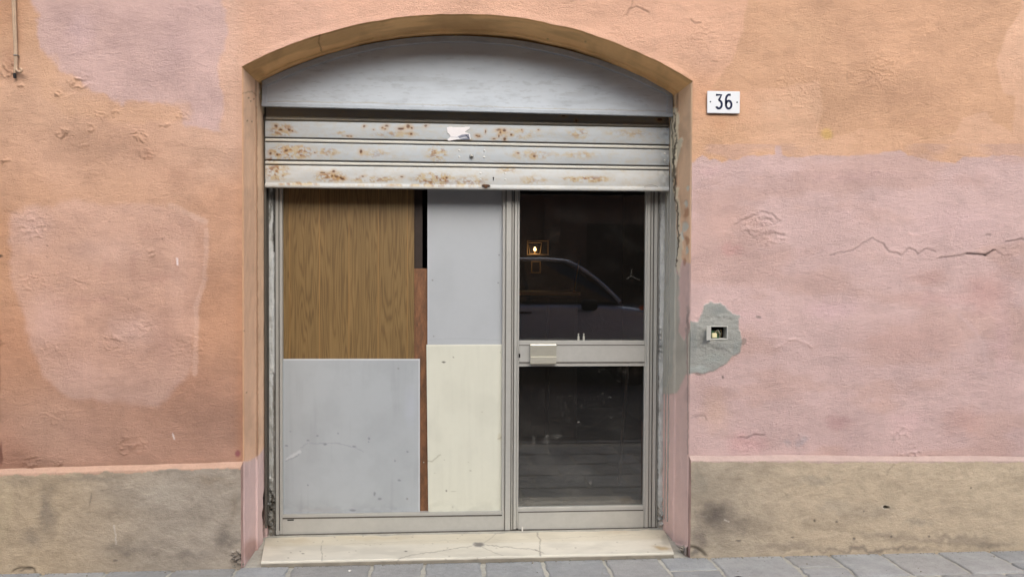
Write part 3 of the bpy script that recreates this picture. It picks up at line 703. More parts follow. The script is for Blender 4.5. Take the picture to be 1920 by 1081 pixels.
def p_thr(c):
    u, v = c.u, c.v
    c.c = np.ones(u.shape+(3,))*S(224,218,202)
    back = sm(1024-(u-500)*.017+2, 1024-(u-500)*.017-3, v)
    g = fbm(u/60., v/12., 4, 121); c.c *= (1-.14*sm(.4, .75, g)-.05*back)[..., None]; c.c = c.c*(1-.35*back[..., None])+S(214,202,172)*.35*back[..., None]
    c.spot(560, 1012, 50, 8, S(196,180,150), .5, hard=0, jit=8); c.spot(520, 1025, 26, 12, S(204,196,176), .5, hard=0, jit=6)
    c.spot(1160, 995, 60, 6, S(196,178,146), .5, hard=0, jit=6); c.spot(700, 1008, 120, 6, S(206,190,156), .5, hard=0, jit=6)
    c.spot(1240, 1027, 26, 7, S(170,144,96), .75, rot=.2, jit=4, hard=.2); c.spot(1250, 1010, 12, 16, S(150,146,134), .5, jit=5)
    L = lambda p, w=1.3, a=.65: c.line(p, w, S(112,104,92), a*.75, 2.4, d=-.002)
    L([(604,1013),(602,1026),(603,1052)]); L([(744,1052),(750,1045),(790,1037),(840,1030),(884,1023)], 1.1); L([(910,1021),(960,1026),(1006,1031)], 1.1)
    L([(1010,992),(1007,1003),(1013,1012),(1012,1040)], 1.6, .7); L([(904,1026),(925,1034),(945,1041)], 1.1, .5); L([(908,1017),(918,1010),(930,1000)], 1.1, .5)
    L([(1004,1031),(1018,1036)], 1.8); L([(640,1020),(800,1013),(1000,1010),(1200,1002)], .9, .18)
    c.spot(897, 1021, 14, 6, S(112,108,106), .9, jit=3); c.spot(890, 1020, 4, 2, S(170,164,156), .7); c.spot(761, 1032.5, 4, 1.8, S(80,74,66), .8, jit=.5); c.spot(568, 1037, 4, 1.6, S(100,92,80), .7, jit=.5)
    for i in range(60):
        a, b = random.uniform(500, 1250), random.uniform(1000, 1050); c.spot(a, b, random.uniform(1, 2.5), random.uniform(.8, 1.6), S(130,120,104), random.uniform(.3, .7), jit=.8)
    # dirty front face
    fe = np.zeros(u.shape); fe[:, -2:] = 1; c.c = c.c*(1-fe[..., None]*.75)+S(128,118,102)*fe[..., None]*.75*(.4+.9*fbm(u/14., v/4., 3, 127))[..., None]
    c.d += (fbm(u/25., v/9., 3, 125)-.5)*.003
thr = surf_z('door_threshold', [(XL-.01, .54), (XR+.01, .54), (XR-.09, -.024), (XL+.098, -.018)], TZ, 100, 460, p_thr, M['marble'], None, .050)
tag(thr, 'worn cream marble door threshold crossed by thin cracks, a cement dab at its middle', 'threshold')

# ------------------------------------------------------------------ pavement, kerb, road
def G_(x, y): return GZ(x)
gz = lambda x: GZ(max(-3.5, min(4.5, x)))
co = []; 
mb = MB(); 
for xa_, xb_ in ((-12, -3.5), (-3.5, 4.5), (4.5, 12)): mb.quad([(xa_, -1.75, gz(xa_)-.010), (xb_, -1.75, gz(xb_)-.010), (xb_, .6, gz(xb_)-.010), (xa_, .6, gz(xa_)-.010)])
# joints of the course along the wall, measured
jx = [PG(u, v)[0] for u, v in [(187,1074),(307,1076),(430,1075),(533,1074),(690,1073),(793,1071),(909,1071),(1027,1068),(1147,1064),(1257,1060),(1353,1057),(1500,1054),(1590,1052),(1693,1051),(1813,1053),(1905,1045)]]
while jx[0] > -5: jx.insert(0, jx[0]-random.uniform(.3, .42))
while jx[-1] < 6: jx.append(jx[-1]+random.uniform(.28, .42))
rows = [-.012, -.335, -.67, -1.0, -1.33, -1.62]
sv = []; sq = []; scol = []
def stone(x0, x1, y0, y1, tilt):
    g = .009; n = 16; m_ = 16
    x0 += g; x1 -= g; y0 += g; y1 -= g
    base = len(sv); tone = random.uniform(.85, 1.08); warm = random.uniform(-.02, .03)
    off = random.uniform(-.002, .002)
    xs_ = np.linspace(0, 1, n); ed_ = [0, .02, .06] 
    for i in range(n):
        for j in range(m_):
            s = i/(n-1); t = j/(m_-1)
            s = .5-.5*math.cos(math.pi*s); t = .5-.5*math.cos(math.pi*t)
            x = x0+(x1-x0)*s; y = y0+(y1-y0)*t
            e = min(s*(x1-x0), (1-s)*(x1-x0), t*(y1-y0), (1-t)*(y1-y0))
            wob = (float(vn(np.array([x*32.]), np.array([y*32.]), 3)[0])-.5)*.016
            if e < 1e-6: z = gz(x)-.013
            else: z = gz(x)+off-.004*math.exp(-e/.012)
            sh = tilt*(y-.0)
            sv.append((x+sh+wob*(e < .012), y+wob*.7*(e < .012), z)); 
            k = tone*(1-.12*float(fbm(np.array([x*6.]), np.array([y*9.]), 3, 5)[0]))
            scol.append(S(188,189,188)*k*np.array([1+warm, 1, 1-warm]))
    for i in range(n-1):
        for j in range(m_-1):
            a = base+i*m_+j; sq.append((a, a+m_, a+m_+1, a+1))
for ri in range(len(rows)-1):
    ya, yb = rows[ri], rows[ri+1]
    js = jx if ri == 0 else [j+random.uniform(-.03, .03)+(.16 if ri % 2 else 0) for j in jx]
    for i in range(len(js)-1):
        mid = .5*(js[i]+js[i+1])
        if ri == 0 and (abs(mid-PG(1545, 1066)[0]) < .16 or abs(mid-PG(1300, 1066)[0]) < .14 or (mid > 3.2 and i % 4 == 0)):
            stone(js[i], js[i+1], -.195, ya, 0); stone(js[i], js[i+1], yb, -.195, 0)
        else: stone(js[i], js[i+1], yb, ya, 0)
pv = rawmesh('pavement', np.array(sv), np.array(sq), np.array(scol)*K*.95, M['stone'], None); tag(pv, kind='structure')
M['grout'] = painted('joint_mortar', 0.95, ((60, .8, .006),), .3, (1, 1, 1), base=S4(190, 187, 176))
o = mb.build('pavement_bed', M['grout']); tag(o, kind='structure')
mb = MB(); mb.box(-12, 12, -1.9, -1.752, -.25, gz(0)-.004, .008); tag(mb.build('kerb', M['stone']), kind='structure')
bpy.data.objects['kerb'].data.color_attributes.new('col', 'FLOAT_COLOR', 'POINT').data.foreach_set('color', np.tile([.3, .3, .3, 1.], len(bpy.data.objects['kerb'].data.vertices)))
mb = MB(); mb.quad([(-60, -60, -.03), (60, -60, -.03), (60, -1.85, -.03), (-60, -1.85, -.03)]); tag(mb.build('road', M['asphalt']), kind='structure')
mb = MB(); mb.quad([(-90, -90, -.3), (90, -90, -.3), (90, 90, -.3), (-90, 90, -.3)]); tag(mb.build('ground', M['asphalt']), kind='structure')

#@@FRONT
# ------------------------------------------------------------------ arched fascia panel
YF = 0.308
fa_px = [(491,153),(550,125),(613,103),(693,82),(773,73),(873,68.5),(980,75),(1063,95),(1147,122),(1213,147),(1262,172)]
FP = np.polyfit([PX(*p, YF) for p in fa_px], [PZ(*p, YF) for p in fa_px], 4)
fx0, fx1 = PX(491, 180, YF), PX(1261.5, 190, YF)
fz0 = (PZ(495, 197.5, YF)+PZ(1262, 217, YF))/2
fbot = lambda x: PZ(495, 197.5, YF)+(PZ(1262, 217, YF)-PZ(495, 197.5, YF))*(x-fx0)/(fx1-fx0)
fas = empty('fascia_panel', ((fx0+fx1)/2, YF, fz0), 'light grey painted arched metal panel filling the head of the doorway', 'panel')
def arched(x0, x1, top, bot, y, nx, nz, name, mat, parent, paint, thick=.02, base=(190,194,198)):
    xs_ = np.linspace(x0, x1, nx); T = top(xs_); B = bot(xs_)
    t = np.linspace(0, 1, nz)[None, :]
    Z = B[:, None]*(1-t)+T[:, None]*t; X = np.broadcast_to(xs_[:, None], Z.shape).copy(); Y = np.full(Z.shape, y)
    u, v = proj(X, Y, Z); c = Cv(u, v, S(*base)); paint(c)
    # fold the bottom and top edges back so the sheet has thickness
    X = np.concatenate([X[:, :1], X, X[:, -1:]], 1); Z = np.concatenate([Z[:, :1], Z, Z[:, -1:]], 1); Y = np.concatenate([Y[:, :1]+thick, Y-c.d, Y[:, -1:]+thick], 1)
    C = np.concatenate([c.c[:, :1], c.c, c.c[:, -1:]], 1)
    return sheet(name, X, Y, Z, C*K, mat, parent, flip=True)
def p_fas(c):
    u, v = c.u, c.v
    sw = fbm(u/70., v/12., 4, 131); sw2 = fbm(u/14., v/3.5, 4, 135)
    c.c *= (1-.13*sm(.45, .75, sw)-.16*sm(.56, .8, sw2)*sm(.35, .6, fbm(u/90., v/30., 3, 133)))[..., None]
    top = 68+((u-870)/385.)**2*95
    k = sm(60, 4, v-top); c.c = c.c*(1-.12*k[..., None])+S(150,146,140)*.12*k[..., None]  # shade below the arch put into the panel colour
    for i in range(170):
        a, b = random.uniform(520, 1240), random.uniform(90, 205); c.line([(a, b), (a+random.uniform(3, 16), b+random.uniform(-1.2, 1.2))], 1.0, S(140,140,142), random.uniform(.06, .26), 1.6)
    c.line([(500,190),(700,193),(1000,203),(1250,208)], 1.4, S(176,168,150), .5, 1.5)
    c.d += (fbm(u/120., v/60., 2, 137)-.5)*.008
arched(fx0, fx1, lambda x: np.polyval(FP, x), fbot, YF, 480, 90, 'panel_sheet', M['metal_paint'], fas, p_fas, base=(206,216,226))
# raised border strips: arch, sides, foot
def strip(pts, w, y0, y1, name, mat, parent):
    """flat moulding along a polyline in the x-z plane, its width to the inner side"""
    P_ = [np.array(p) for p in pts]; b = MB().b; ring_ = []
    for i, p in enumerate(P_):
        a = P_[max(0, i-1)]; c = P_[min(len(P_)-1, i+1)]; t = (c-a)/np.linalg.norm(c-a); n = np.array([t[1], -t[0]])
        q = p+n*w; bv = w*.15
        ring_.append([b.verts.new((p[0], y1, p[1])), b.verts.new((p[0], y0, p[1])), b.verts.new((q[0]-n[0]*bv, y0, q[1]-n[1]*bv)), b.verts.new((q[0], y0+.002, q[1])), b.verts.new((q[0], y1, q[1]))])
    for A, B in zip(ring_, ring_[1:]):
        for k in range(4): b.faces.new([A[k], A[k+1], B[k+1], B[k]])
    bmesh.ops.recalc_face_normals(b, faces=b.faces)
    me = bpy.data.meshes.new(name); b.to_mesh(me); b.free()
    return put(name, me, mat, parent)
M['fascia_trim'] = painted('fascia_trim_paint', .5, ((90, .15, .0008),), .22, (1, 1, 3), base=S4(190, 200, 210), spec=.4)
xs_ = np.linspace(fx0+.002, fx1-.002, 90)
strip([(x, np.polyval(FP, x)-.002) for x in xs_], .034, YF-.009, YF+.002, 'border_trim', M['fascia_trim'], fas)
strip([(fx0+.002, float(fbot(fx0))+.004), (fx0+.002, np.polyval(FP, fx0+.03)-.03)], .028, YF-.003, YF+.002, 'border_trim', M['fascia_trim'], fas)
strip([(fx1-.002, np.polyval(FP, fx1-.03)-.03), (fx1-.002, float(fbot(fx1))+.004)], .034, YF-.003, YF+.002, 'border_trim', M['fascia_trim'], fas)
mb = MB(); a, b = float(fbot(fx0)), float(fbot(fx1))
mb.prism([(fx0, a-.004), (fx1, b-.004), (fx1, b+.012), (fx0, a+.012)], 'y', YF-.006, YF+.02); mb.build('bottom_lip', M['fascia_trim'], fas)

# ------------------------------------------------------------------ roller shutter
YS = 0.365
sx0, sx1 = PX(497.5, 280, YS), PX(1254.5, 290, YS)
shu = empty('roller_shutter', ((sx0+sx1)/2, YS, PZ(876, 355, YS)), 'half raised light grey steel roller shutter with rusty chipped slats', 'shutter')
def zline(lu, lv, ru_, rv_, y=YS):
    a, b = P(lu, lv, y), P(ru_, rv_, y); return lambda x: a[2]+(b[2]-a[2])*(x-a[0])/(b[0]-a[0])
CH = [(517,236,4,3),(526,243,5,2.5),(542,243,4,3),(549,245,2.5,2),(717,240,3,2),(725,236,4,2.5),(722,243,3,1.5),(683,236,2.5,2),(752,241,7,3),(765,238,4,5),(771,241,2.5,2),(771,252,2,3),(798,236.5,3.5,2.5),(652,255,4,1.5),(658,256,2,1.5),
 (677,284,3,4.5),(537,282,5,3),(562,282.5,3,1.6),(604.6,323.7,5,1.8),(625,320.6,4,2.4),(630,331,6,3.4),(641,335,7,2.6),(622,330,3,3),(680,330,3,1.4),(753,332,3,1.8),(837,334,3,2),(831,335,2,1.5),
 (897,256,4.5,2),(893,254,3,1.4),(910.6,246.6,1.6,3.5),(935,244,7,2.6),(945,245,4,4),(938,249,2,3),(936,256,2,2.6),(947,261,3,3),(927,261.5,3,2),(958.5,253,3,2.2),(1001,292.5,3.5,2.6),(971,286.6,3,1.6),(1080,226,2,3),(1237,224,5,3),(1056,217,4,2),
 (978,244,2,1.5),(1010,244,2,1.3),(520,290,3,2),(507,288,3,3),(590,287,2,1.5),(700,243,2,1.2)]
YZ = [(530,245,34,15,1),(545,285,56,17,1.2),(518,322,30,20,1.2),(510,300,20,8,1),(620,332,44,14,.9),(700,336,60,10,.8),(815,336,56,15,1.1),(820,288,24,22,.9),(1100,336,60,8,.95),(1085,250,26,14,.6),(965,252,60,16,.45),(880,340,46,14,.7),(612,285,34,14,.6),(740,252,70,8,.6),
  (860,262,60,6,.4),(1000,290,60,14,.5),(700,288,40,12,.5),(1180,250,60,12,.4),(1000,338,40,12,.5),(640,250,12,16,.5),(560,345,60,6,.8),(760,348,200,4,.6),(950,318,30,12,.5),(1090,290,50,12,.4)]
def p_slat(c):
    u, v = c.u, c.v
    c.c *= (1-.10*sm(.45, .75, fbm(u/80., v/14., 4, 141)))[..., None]
    z = np.zeros(u.shape)
    for a in YZ: z = np.maximum(z, a[4]*(1-sm(.2, 1.15, np.hypot((u-a[0])/a[2], (v-a[1])/a[3]))))
    z = np.maximum(z*1.3, .13)
    cr1 = 1-np.abs(fbm(u/16., v/9., 4, 143)*2-1)      # crazed web
    web = sm(.86, .97, cr1); n = fbm(u/9., v/5., 4, 147); fine = fbm(u/3.2, v/2.6, 3, 149)
    edge_ = .5*sm(.5, .8, fbm(u/40., v/3., 3, 156)); z = np.minimum(z+.25*edge_, 1.4)
    r1 = np.clip(z*1.25*sm(.46, .68, n)+z*1.0*web+z*.5*sm(.6, .8, fine), 0, 1)
    c.c = c.c*(1-.66*r1[..., None])+S(188,162,108)*.66*r1[..., None]
    r2 = np.clip(z-.30, 0, 1)*sm(.50, .66, fbm(u/6., v/3.4, 4, 151)); c.c = c.c*(1-.85*r2[..., None])+S(140,92,48)*.85*r2[..., None]
    for i, a in enumerate(CH):
        c.spot(a[0], a[1], a[2]*2.6+2, a[3]*2.4+2, S(190,150,92), .45, jit=2.5, hard=.1)
        c.spot(a[0], a[1], a[2]*1.05, a[3]*1.0, S(92,54,30), .95, jit=2.0, hard=.5, rot=(.5 if i in (20, 21) else 0), d=-.0012)
    # end smears
    e = sm(1225, 1252, u); c.c *= (1-.35*e*sm(.3, .7, fbm(u/8., v/8., 3, 155)))[..., None]
def slat(zt, zb_, shapefn, name='slat', y=YS, base=(186,193,198), dark=None, rows=26):
    nx = 640; xs_ = np.linspace(sx0, sx1, nx)
    T = zt(xs_); B = zb_(xs_)
    pr = shapefn
    X = []; Y = []; Z = []
    for (t, dy) in pr:
        X.append(xs_); Y.append(np.full(nx, y+dy)); Z.append(T+(B-T)*t)
    X = np.array(X).T; Y = np.array(Y).T; Z = np.array(Z).T
    u, v = proj(X, Y, Z); c = Cv(u, v, S(*base)); p_slat(c)
    if dark is not None:
        for (t0, t1, col_, a) in dark:
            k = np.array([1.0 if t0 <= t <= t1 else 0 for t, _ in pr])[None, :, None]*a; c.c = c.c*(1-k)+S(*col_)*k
    wav = (fbm(X*1.7, X*0+Z.mean(), 3, 9)-.5)*.004
    return sheet(name, X, Y-c.d+wav, Z, c.c*K, M['metal_paint'], shu, flip=False)
def face(t0, t1, bulge=.003, n=16): return [(t0+(t1-t0)*i/n, -bulge*math.sin(math.pi*i/n)) for i in range(n+1)]
# slat: flat face, a groove, then a rolled bead that catches the light
def prof_mid():
    p = [(0.0, .010), (0.012, .001)]+face(.03, .755)+[(.765, .002), (.775, .010), (.80, .012), (.815, .010), (.825, .003)]
    for i in range(9):
        a = math.pi*i/8; p.append((.83+.14*(1-math.cos(a))/2, -.006*math.sin(a)+.002))
    p += [(.975, .008), (1.0, .012)]
    return p
L0 = zline(497, 200, 1255, 216); L1 = zline(498, 226, 1255, 239.5); L2 = zline(498, 266, 1254, 280.5); L3 = zline(498, 309, 1253, 319.5); L4 = zline(500, 351.5, 1252, 358.5)
up = lambda x: L0(x)+.05
o = slat(up, L1, [(0, .02)]+[(.05+.055*i, .018) for i in range(14)]+[(.84, .012), (.88, .008), (.92, .010), (.96, .018), (1.0, .02)], y=YS+.004, base=(150,145,134), dark=[(.9, 1, (100,90,76), .5)])  # darker base colour carries the fascia's shade
o['label'] = 'topmost slat, coloured darker for the shade under the fascia'
g_ = [(.765, .825, (96,84,66), .75), (.97, 1, (80,70,58), .8), (.84, .96, (226,222,206), .6)]  # groove shade and the bead's skylight put into the slat colour
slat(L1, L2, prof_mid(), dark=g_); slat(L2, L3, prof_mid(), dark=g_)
pb = [(0.0, .010), (0.015, .001)]+face(.03, .80, .004)+[(.82, -.002), (.84, -.007), (.97, -.008), (.99, -.006), (1.0, 0.0), (1.0, .02)]
slat(L3, L4, pb, name='bottom_rail', base=(200,203,203))
# rivets, cylinder lock, keyhole, latch
def rivet(u, v, r=.0065, y=YS-.003, parent=shu, mat='steel', name='rivet', h=.004):
    x, yy, z = P(u, v, y); m_ = MB(); m_.lathe((x, yy, z), [(r, .003), (r*.95, -h*.3), (r*.6, -h*.85), (r*.15, -h)], 'y', 12); return m_.build(name, M[mat], parent, True)
M['rivet'] = plain('painted_rivet', S4(206, 206, 202), .45)
for a in ((861,282),(861,294),(908,282.5),(908,294.5),(901,325),(901,336.5),(947.5,325),(947.5,336.5),(1246,288),(1246,301)): rivet(*a, mat='rivet')
lk = rivet(884, 293.5, .013, mat='steel', name='lock', h=.016)
x, y, z = P(884, 293.5, YS-.019); MB().box(x-.0015, x+.0015, y-.002, y+.002, z-.005, z+.005).build('lock_slot', M['black'], lk)
x, y, z = P(925, 335, YS-.006); m_ = MB(); m_.lathe((x, y, z+.006), [(.0042, .006), (.0042, -.002)], 'y', 12); m_.prism([(x-.0022, z-.010), (x+.0022, z-.010), (x+.0022, z+.005), (x-.0022, z+.005)], 'y', y-.002, y+.006); m_.build('keyhole', M['black'], shu)
x, y, z = P(911, 348.5, YS-.016); m_ = MB(); m_.prism([(x-.024, z+.004), (x-.012, z+.009), (x+.014, z+.008), (x+.026, z+.003), (x+.010, z-.002), (x+.006, z-.012), (x-.006, z-.012), (x-.010, z-.003)], 'y', y-.004, y+.012); m_.build('latch', M['rust'], shu)
m_ = MB(); m_.tube([P(1208+4.2*i, 350.2-3.6*math.sin(math.pi*i/6), YS-.013) for i in range(7)], .0018, 6); m_.build('scratch_lip', M['steel'], shu)
# side guides
for (ua, ub) in ((495.0, 501.0), (1254.5, 1263.0)):
    m_ = MB(); xa, xb = PX(ua, 500, .350), PX(ub, 500, .350); y0 = .346
    if ua < 600: y0 = .392; xa, xb = PX(495.5, 500, y0), PX(499.5, 500, y0)
    m_.box(xa, xb, y0, y0+.004, .035, L0(xa)+.06); m_.box(xa, xb, y0+.055, y0+.059, .035, L0(xa)+.06)
    xo = xa if ua < 600 else xb-.004; m_.box(xo, xo+.004, y0+.004, y0+.055, .035, L0(xa)+.06)
    M['guide'] = M.get('guide') or painted('guide_paint', .6, ((60, .3, .002),), .3, (1, 1, .5), base=S4(188, 186, 178))
    m_.build('guide_rail', M['guide'] if ua > 600 else M['gap_shade'], shu)  # left rail coloured dark as the shaded gap beside the jamb
# torn sticker
def irregular(pts, y, name, colfn, mat, parent=None, th=.0012, n=2):
    us = np.array([p[0] for p in pts]); vs = np.array([p[1] for p in pts])
    nu = int((us.max()-us.min())/.8)+2; nv = int((vs.max()-vs.min())/.8)+2
    U, V = np.meshgrid(np.linspace(us.min(), us.max(), nu), np.linspace(vs.min(), vs.max(), nv), indexing='ij')
    d = _F[None, None]*FPX+_R[None, None]*(U-960.)[..., None]+_U[None, None]*(540.5-V)[..., None]; t = (y-CAM[1])/d[..., 1]
    X = CAM[0]+d[..., 0]*t; Z = CAM[2]+d[..., 2]*t
    c = Cv(U, V, (1, 1, 1)); colfn(c); mm = np.ones(U.shape, bool); s = c.sd(pts, mm, .8, 0).reshape(U.shape)
    inn = s > 0; k = inn[:-1, :-1] & inn[1:, 1:] & inn[1:, :-1] & inn[:-1, 1:]
    o = sheet(name, X, np.full(X.shape, y)-c.d, Z, c.c*K, mat, parent, k, flip=False)
    so = o.modifiers.new('thickness', 'SOLIDIFY'); so.thickness = th; so.offset = 0
    return o
def p_stick(c):
    c.c[:] = S(238,234,236); c.spot(866, 258, 20, 7, S(236,236,240), 1, jit=.5)
    c.poly([(858,256),(866,253),(879,251.5),(881,262),(864,262)], S(92,98,122), .8, .8, 0, .85); c.line([(862,260),(876,257)], 1.2, S(220,222,228), .8, .6); c.line([(874,254),(880,260)], 1.6, S(40,46,70), .8, .5); c.line([(846,257),(858,258)], 1.5, S(190,190,200), .6, 1)
    c.d += (c.n1)*.002
st = irregular([(837,238),(881,238),(880,243),(872,248),(881,251),(883,262),(861,262),(841,265),(838,262),(844,256),(842,252),(838,250)], YS-.0065, 'sticker', p_stick, M['paper'])
tag(st, 'torn pinkish white sticker with a dark smudge stuck on the roller shutter', 'sticker')

#@@FRAME
# ------------------------------------------------------------------ aluminium shop front
Y0 = .480                                   # front of the frame profiles
front = empty('shop_front', (PX(735, 700, Y0), Y0, PZ(735, 1000, Y0)), 'fixed aluminium shop window frame patched with mismatched boards left of the glazed door', 'shop window')
zs = lambda u, v, y=Y0: PZ(u, v, y)
def bar(mb, u0, u1, v0, v1, y0=Y0, y1=Y0+.045, bev=.002, um=None):
    xa, xb = PX(u0, (v0+v1)/2, y0), PX(u1, (v0+v1)/2, y0); uc = um or (u0+u1)/2
    mb.box(xa, xb, y0, y1, PZ(uc, v1, y0), PZ(uc, v0, y0), bev); return mb
TOPV = 335
mb = MB(); bar(mb, 516.5, 523, TOPV, 1004, Y0-.002); bar(mb, 523.4, 529.5, TOPV, 1003, Y0+.004); bar(mb, 513.0, 516.2, TOPV, 1003, Y0+.010)
mb.build('frame_stile', M['alu'], front)
mb = MB(); bar(mb, 941.5, 947.5, TOPV, 996, Y0+.003); bar(mb, 948, 958.5, TOPV, 996, Y0-.004); bar(mb, 959, 963, TOPV, 996, Y0+.003)
mb.build('mullion', M['alu'], front)
mb = MB(); xa, xb = PX(529.9, 980, Y0), PX(941.2, 980, Y0)
def rail(mb, xa, xb, u0, v0a, v1a, u1, v0b, v1b, y0, y1):
    zt0, zt1 = PZ(u0, v0a, y0), PZ(u1, v0b, y0); zb0, zb1 = PZ(u0, v1a, y0), PZ(u1, v1b, y0)
    zt = lambda x: zt0+(zt1-zt0)*(x-xa)/(xb-xa)
    mb.prism([(xa, zb0), (xb, zb1), (xb, zt1), (xa, zt0)], 'y', y0, y1)
rail(mb, xa, xb, 530, 971.5, 1003, 941, 965.5, 995, Y0+.001, Y0+.045); mb.build('bottom_rail', M['alu'], front)
mb = MB(); rail(mb, xa, xb, 530, 964, 971, 941, 958, 965, Y0+.005, Y0+.04); mb.build('glazing_bead', M['alu'], front)
def seam(us, parent, v1=1000):
    for u_ in us:
        m_ = MB(); xa_ = PX(u_, 660, Y0-.005); m_.box(xa_-.0016, xa_+.0016, Y0-.0055, Y0+.004, PZ(u_, v1, Y0-.005), PZ(u_, TOPV, Y0-.005))
        m_.build('gap_strip', M['gap_shade'], parent)  # thin dark strip added for the shaded gap between profiles
seam((516.2, 523.1, 947.7, 958.8, 963.4), front, 994); seam((1218.3, 1224.2, 1231.8), front, 988)
mb = MB(); rail(mb, xa, xb, 530, 970.3, 972.4, 941, 964.3, 966.4, Y0-.0005, Y0+.01); mb.build('gap_strip', M['gap_shade'], front)
mb = MB(); rail(mb, PX(515, 1003, Y0), PX(1233, 989, Y0), 515, 1002, 1006, 1233, 987.5, 991.5, Y0-.007, Y0+.03); mb.build('gap_strip', M['gap_shade'], front)  # dark strip for the shaded gap between frame and threshold
x, y, z = P(545, 974, Y0); MB().box(x-.019, x+.019, Y0-.001, Y0+.004, z-.003, z+.003).build('drain_slot', M['black'], front)
mb = MB(); bar(mb, 1218.5, 1224, TOPV, 990, Y0+.004); bar(mb, 1224.4, 1231.5, TOPV, 990, Y0-.002); bar(mb, 1232, 1235, TOPV, 990, Y0+.006)
mb.build('frame_stile', M['alu'], front)
mb = MB(); bar(mb, 513, 1236, 318, TOPV-.5, Y0+.002); mb.build('head_rail', M['alu'], front)
# boards
def board(name, u0, u1, v0, v1, y, mat, paint=None, base=(180,186,196), label=None, th=.008, poly=None, rough=None):
    u0_, u1_ = u0, u1
    xa, xb = PX(u0, (v0+v1)/2, y), PX(u1, (v0+v1)/2, y)
    nx = max(4, int((xb-xa)/.0045)); nz = max(4, int(abs(PZ(u0, v0, y)-PZ(u0, v1, y))/.0045))
    s = np.linspace(0, 1, nx)[:, None]; t = np.linspace(0, 1, nz)[None, :]
    cn = poly or [(u0, v1), (u1, v1), (u1, v0), (u0, v0)]     # bl br tr tl
    c3 = [np.array(P(a, b, y)) for a, b in cn]
    X = (c3[0][0]*(1-s)+c3[1][0]*s)*(1-t)+(c3[3][0]*(1-s)+c3[2][0]*s)*t
    Z = (c3[0][2]*(1-s)+c3[1][2]*s)*(1-t)+(c3[3][2]*(1-s)+c3[2][2]*s)*t
    Y = np.full(X.shape, y); u, v = proj(X, Y, Z); c = Cv(u, v, S(*base))
    if paint: paint(c)
    Y = Y-c.d
    # wrap the edges back
    X = np.pad(X, 1, mode='edge'); Z = np.pad(Z, 1, mode='edge'); Y = np.pad(Y, 1, mode='edge'); Y[0] += th; Y[-1] += th; Y[:, 0] += th; Y[:, -1] += th
    C = np.pad(c.c, ((1, 1), (1, 1), (0, 0)), mode='edge')
    o = sheet(name, X, Y, Z, C*K, M[mat], front, flip=True)
    for p in o.data.polygons: pass
    o.data.set_sharp_from_angle(angle=R_(40))
    if label: o['label'] = label
    return o
warp = lambda c, a=.006, s=1: c.d.__iadd__((fbm(c.u/220., c.v/200., 2, 160+s)-.5)*a)
board('hardboard_strip', 770, 808, 503, 963, Y0+0.042, 'hardboard', lambda c: warp(c, .002), label='brown hardboard strip showing between the boards')
board('wood_board', 529, 776.5, 345, 673.5, Y0+0.034, 'wood', lambda c: warp(c, .004, 2), label='dark wood veneer board in the upper left')
board('dark_board', 776, 792, 345, 505, Y0+0.046, 'dark_brown', label='dark brown varnished strip beside the gap')
def p_up(c):
    warp(c, .010, 3); c.c *= (1-.04*sm(.4, .7, fbm(c.u/60., c.v/90., 3, 171)))[..., None]
    c.line([(803,637),(850,634),(938,637)], 1, S(150,154,160), .3, 1)
    for a, b in ((811,525),(813,630),(934,530),(936,478)): c.spot(a, b, 1.8, 1.8, S(110,110,114), .8, jit=.4)
    c.poly([(800,340),(805,340),(805,660),(800,660)], S(196,196,202), 1, .5, 0, .35)
board('grey_board', 801.5, 942, 345, 645.5, Y0+0.028, 'board', p_up, (176,181,186), 'upper pale grey board beside the mullion')
def p_low(c):
    warp(c, .012, 4); c.c *= (1-.07*sm(.4, .75, fbm(c.u/50., c.v/50., 4, 173))-.05*sm(.5, .8, fbm(c.u/7., c.v/120., 3, 174))*sm(.4, .7, fbm(c.u/60., c.v/60., 2, 176))-.12*sm(930, 962, c.v)*sm(.3, .7, fbm(c.u/12., c.v/8., 3, 177)))[..., None]
    c.line([(531,673),(786,673)], 2.2, S(216,220,226), .8, .6); c.line([(786,673),(786,962)], 1.8, S(214,218,224), .6, .5)
    c.line([(540,860),(552,852),(562,845)], 4, S(206,210,214), .6, 3); c.line([(538,864),(550,858),(560,852)], 1.6, S(130,134,140), .5, 3)
    c.line([(562,838),(580,828),(600,830),(640,833),(665,838),(680,848)], 1.5, S(140,144,152), .45, 4)
    for a in [(578,824,4,2),(595,816,3,2),(610,832,5,3),(634,811,2,2),(692,822,3,3),(691,828,2,2),(764,846,3,2),(740,863,2,3),(749,900,4,2.4),(764,934.5,2.6,2.6),(747,690.5,2.2,2.2),(577,909,2,2),(702,925,3,5),(662,955,8,3),(712,934,5,3),(545,808,2,1.5),(538,835,4,2),(665,836,5,2)]:
        c.spot(a[0], a[1], a[2], a[3], S(112,114,120), .65, jit=1.4)
    c.spot(770, 760, 20, 60, S(178,184,196), .5, hard=0); c.spot(600, 955, 60, 8, S(160,158,156), .4, hard=0, jit=5)
board('grey_board', 530, 787.3, 672.5, 963, Y0+0.024, 'board', p_low, (171,177,182), 'large pale grey board in the lower left with scuffs')
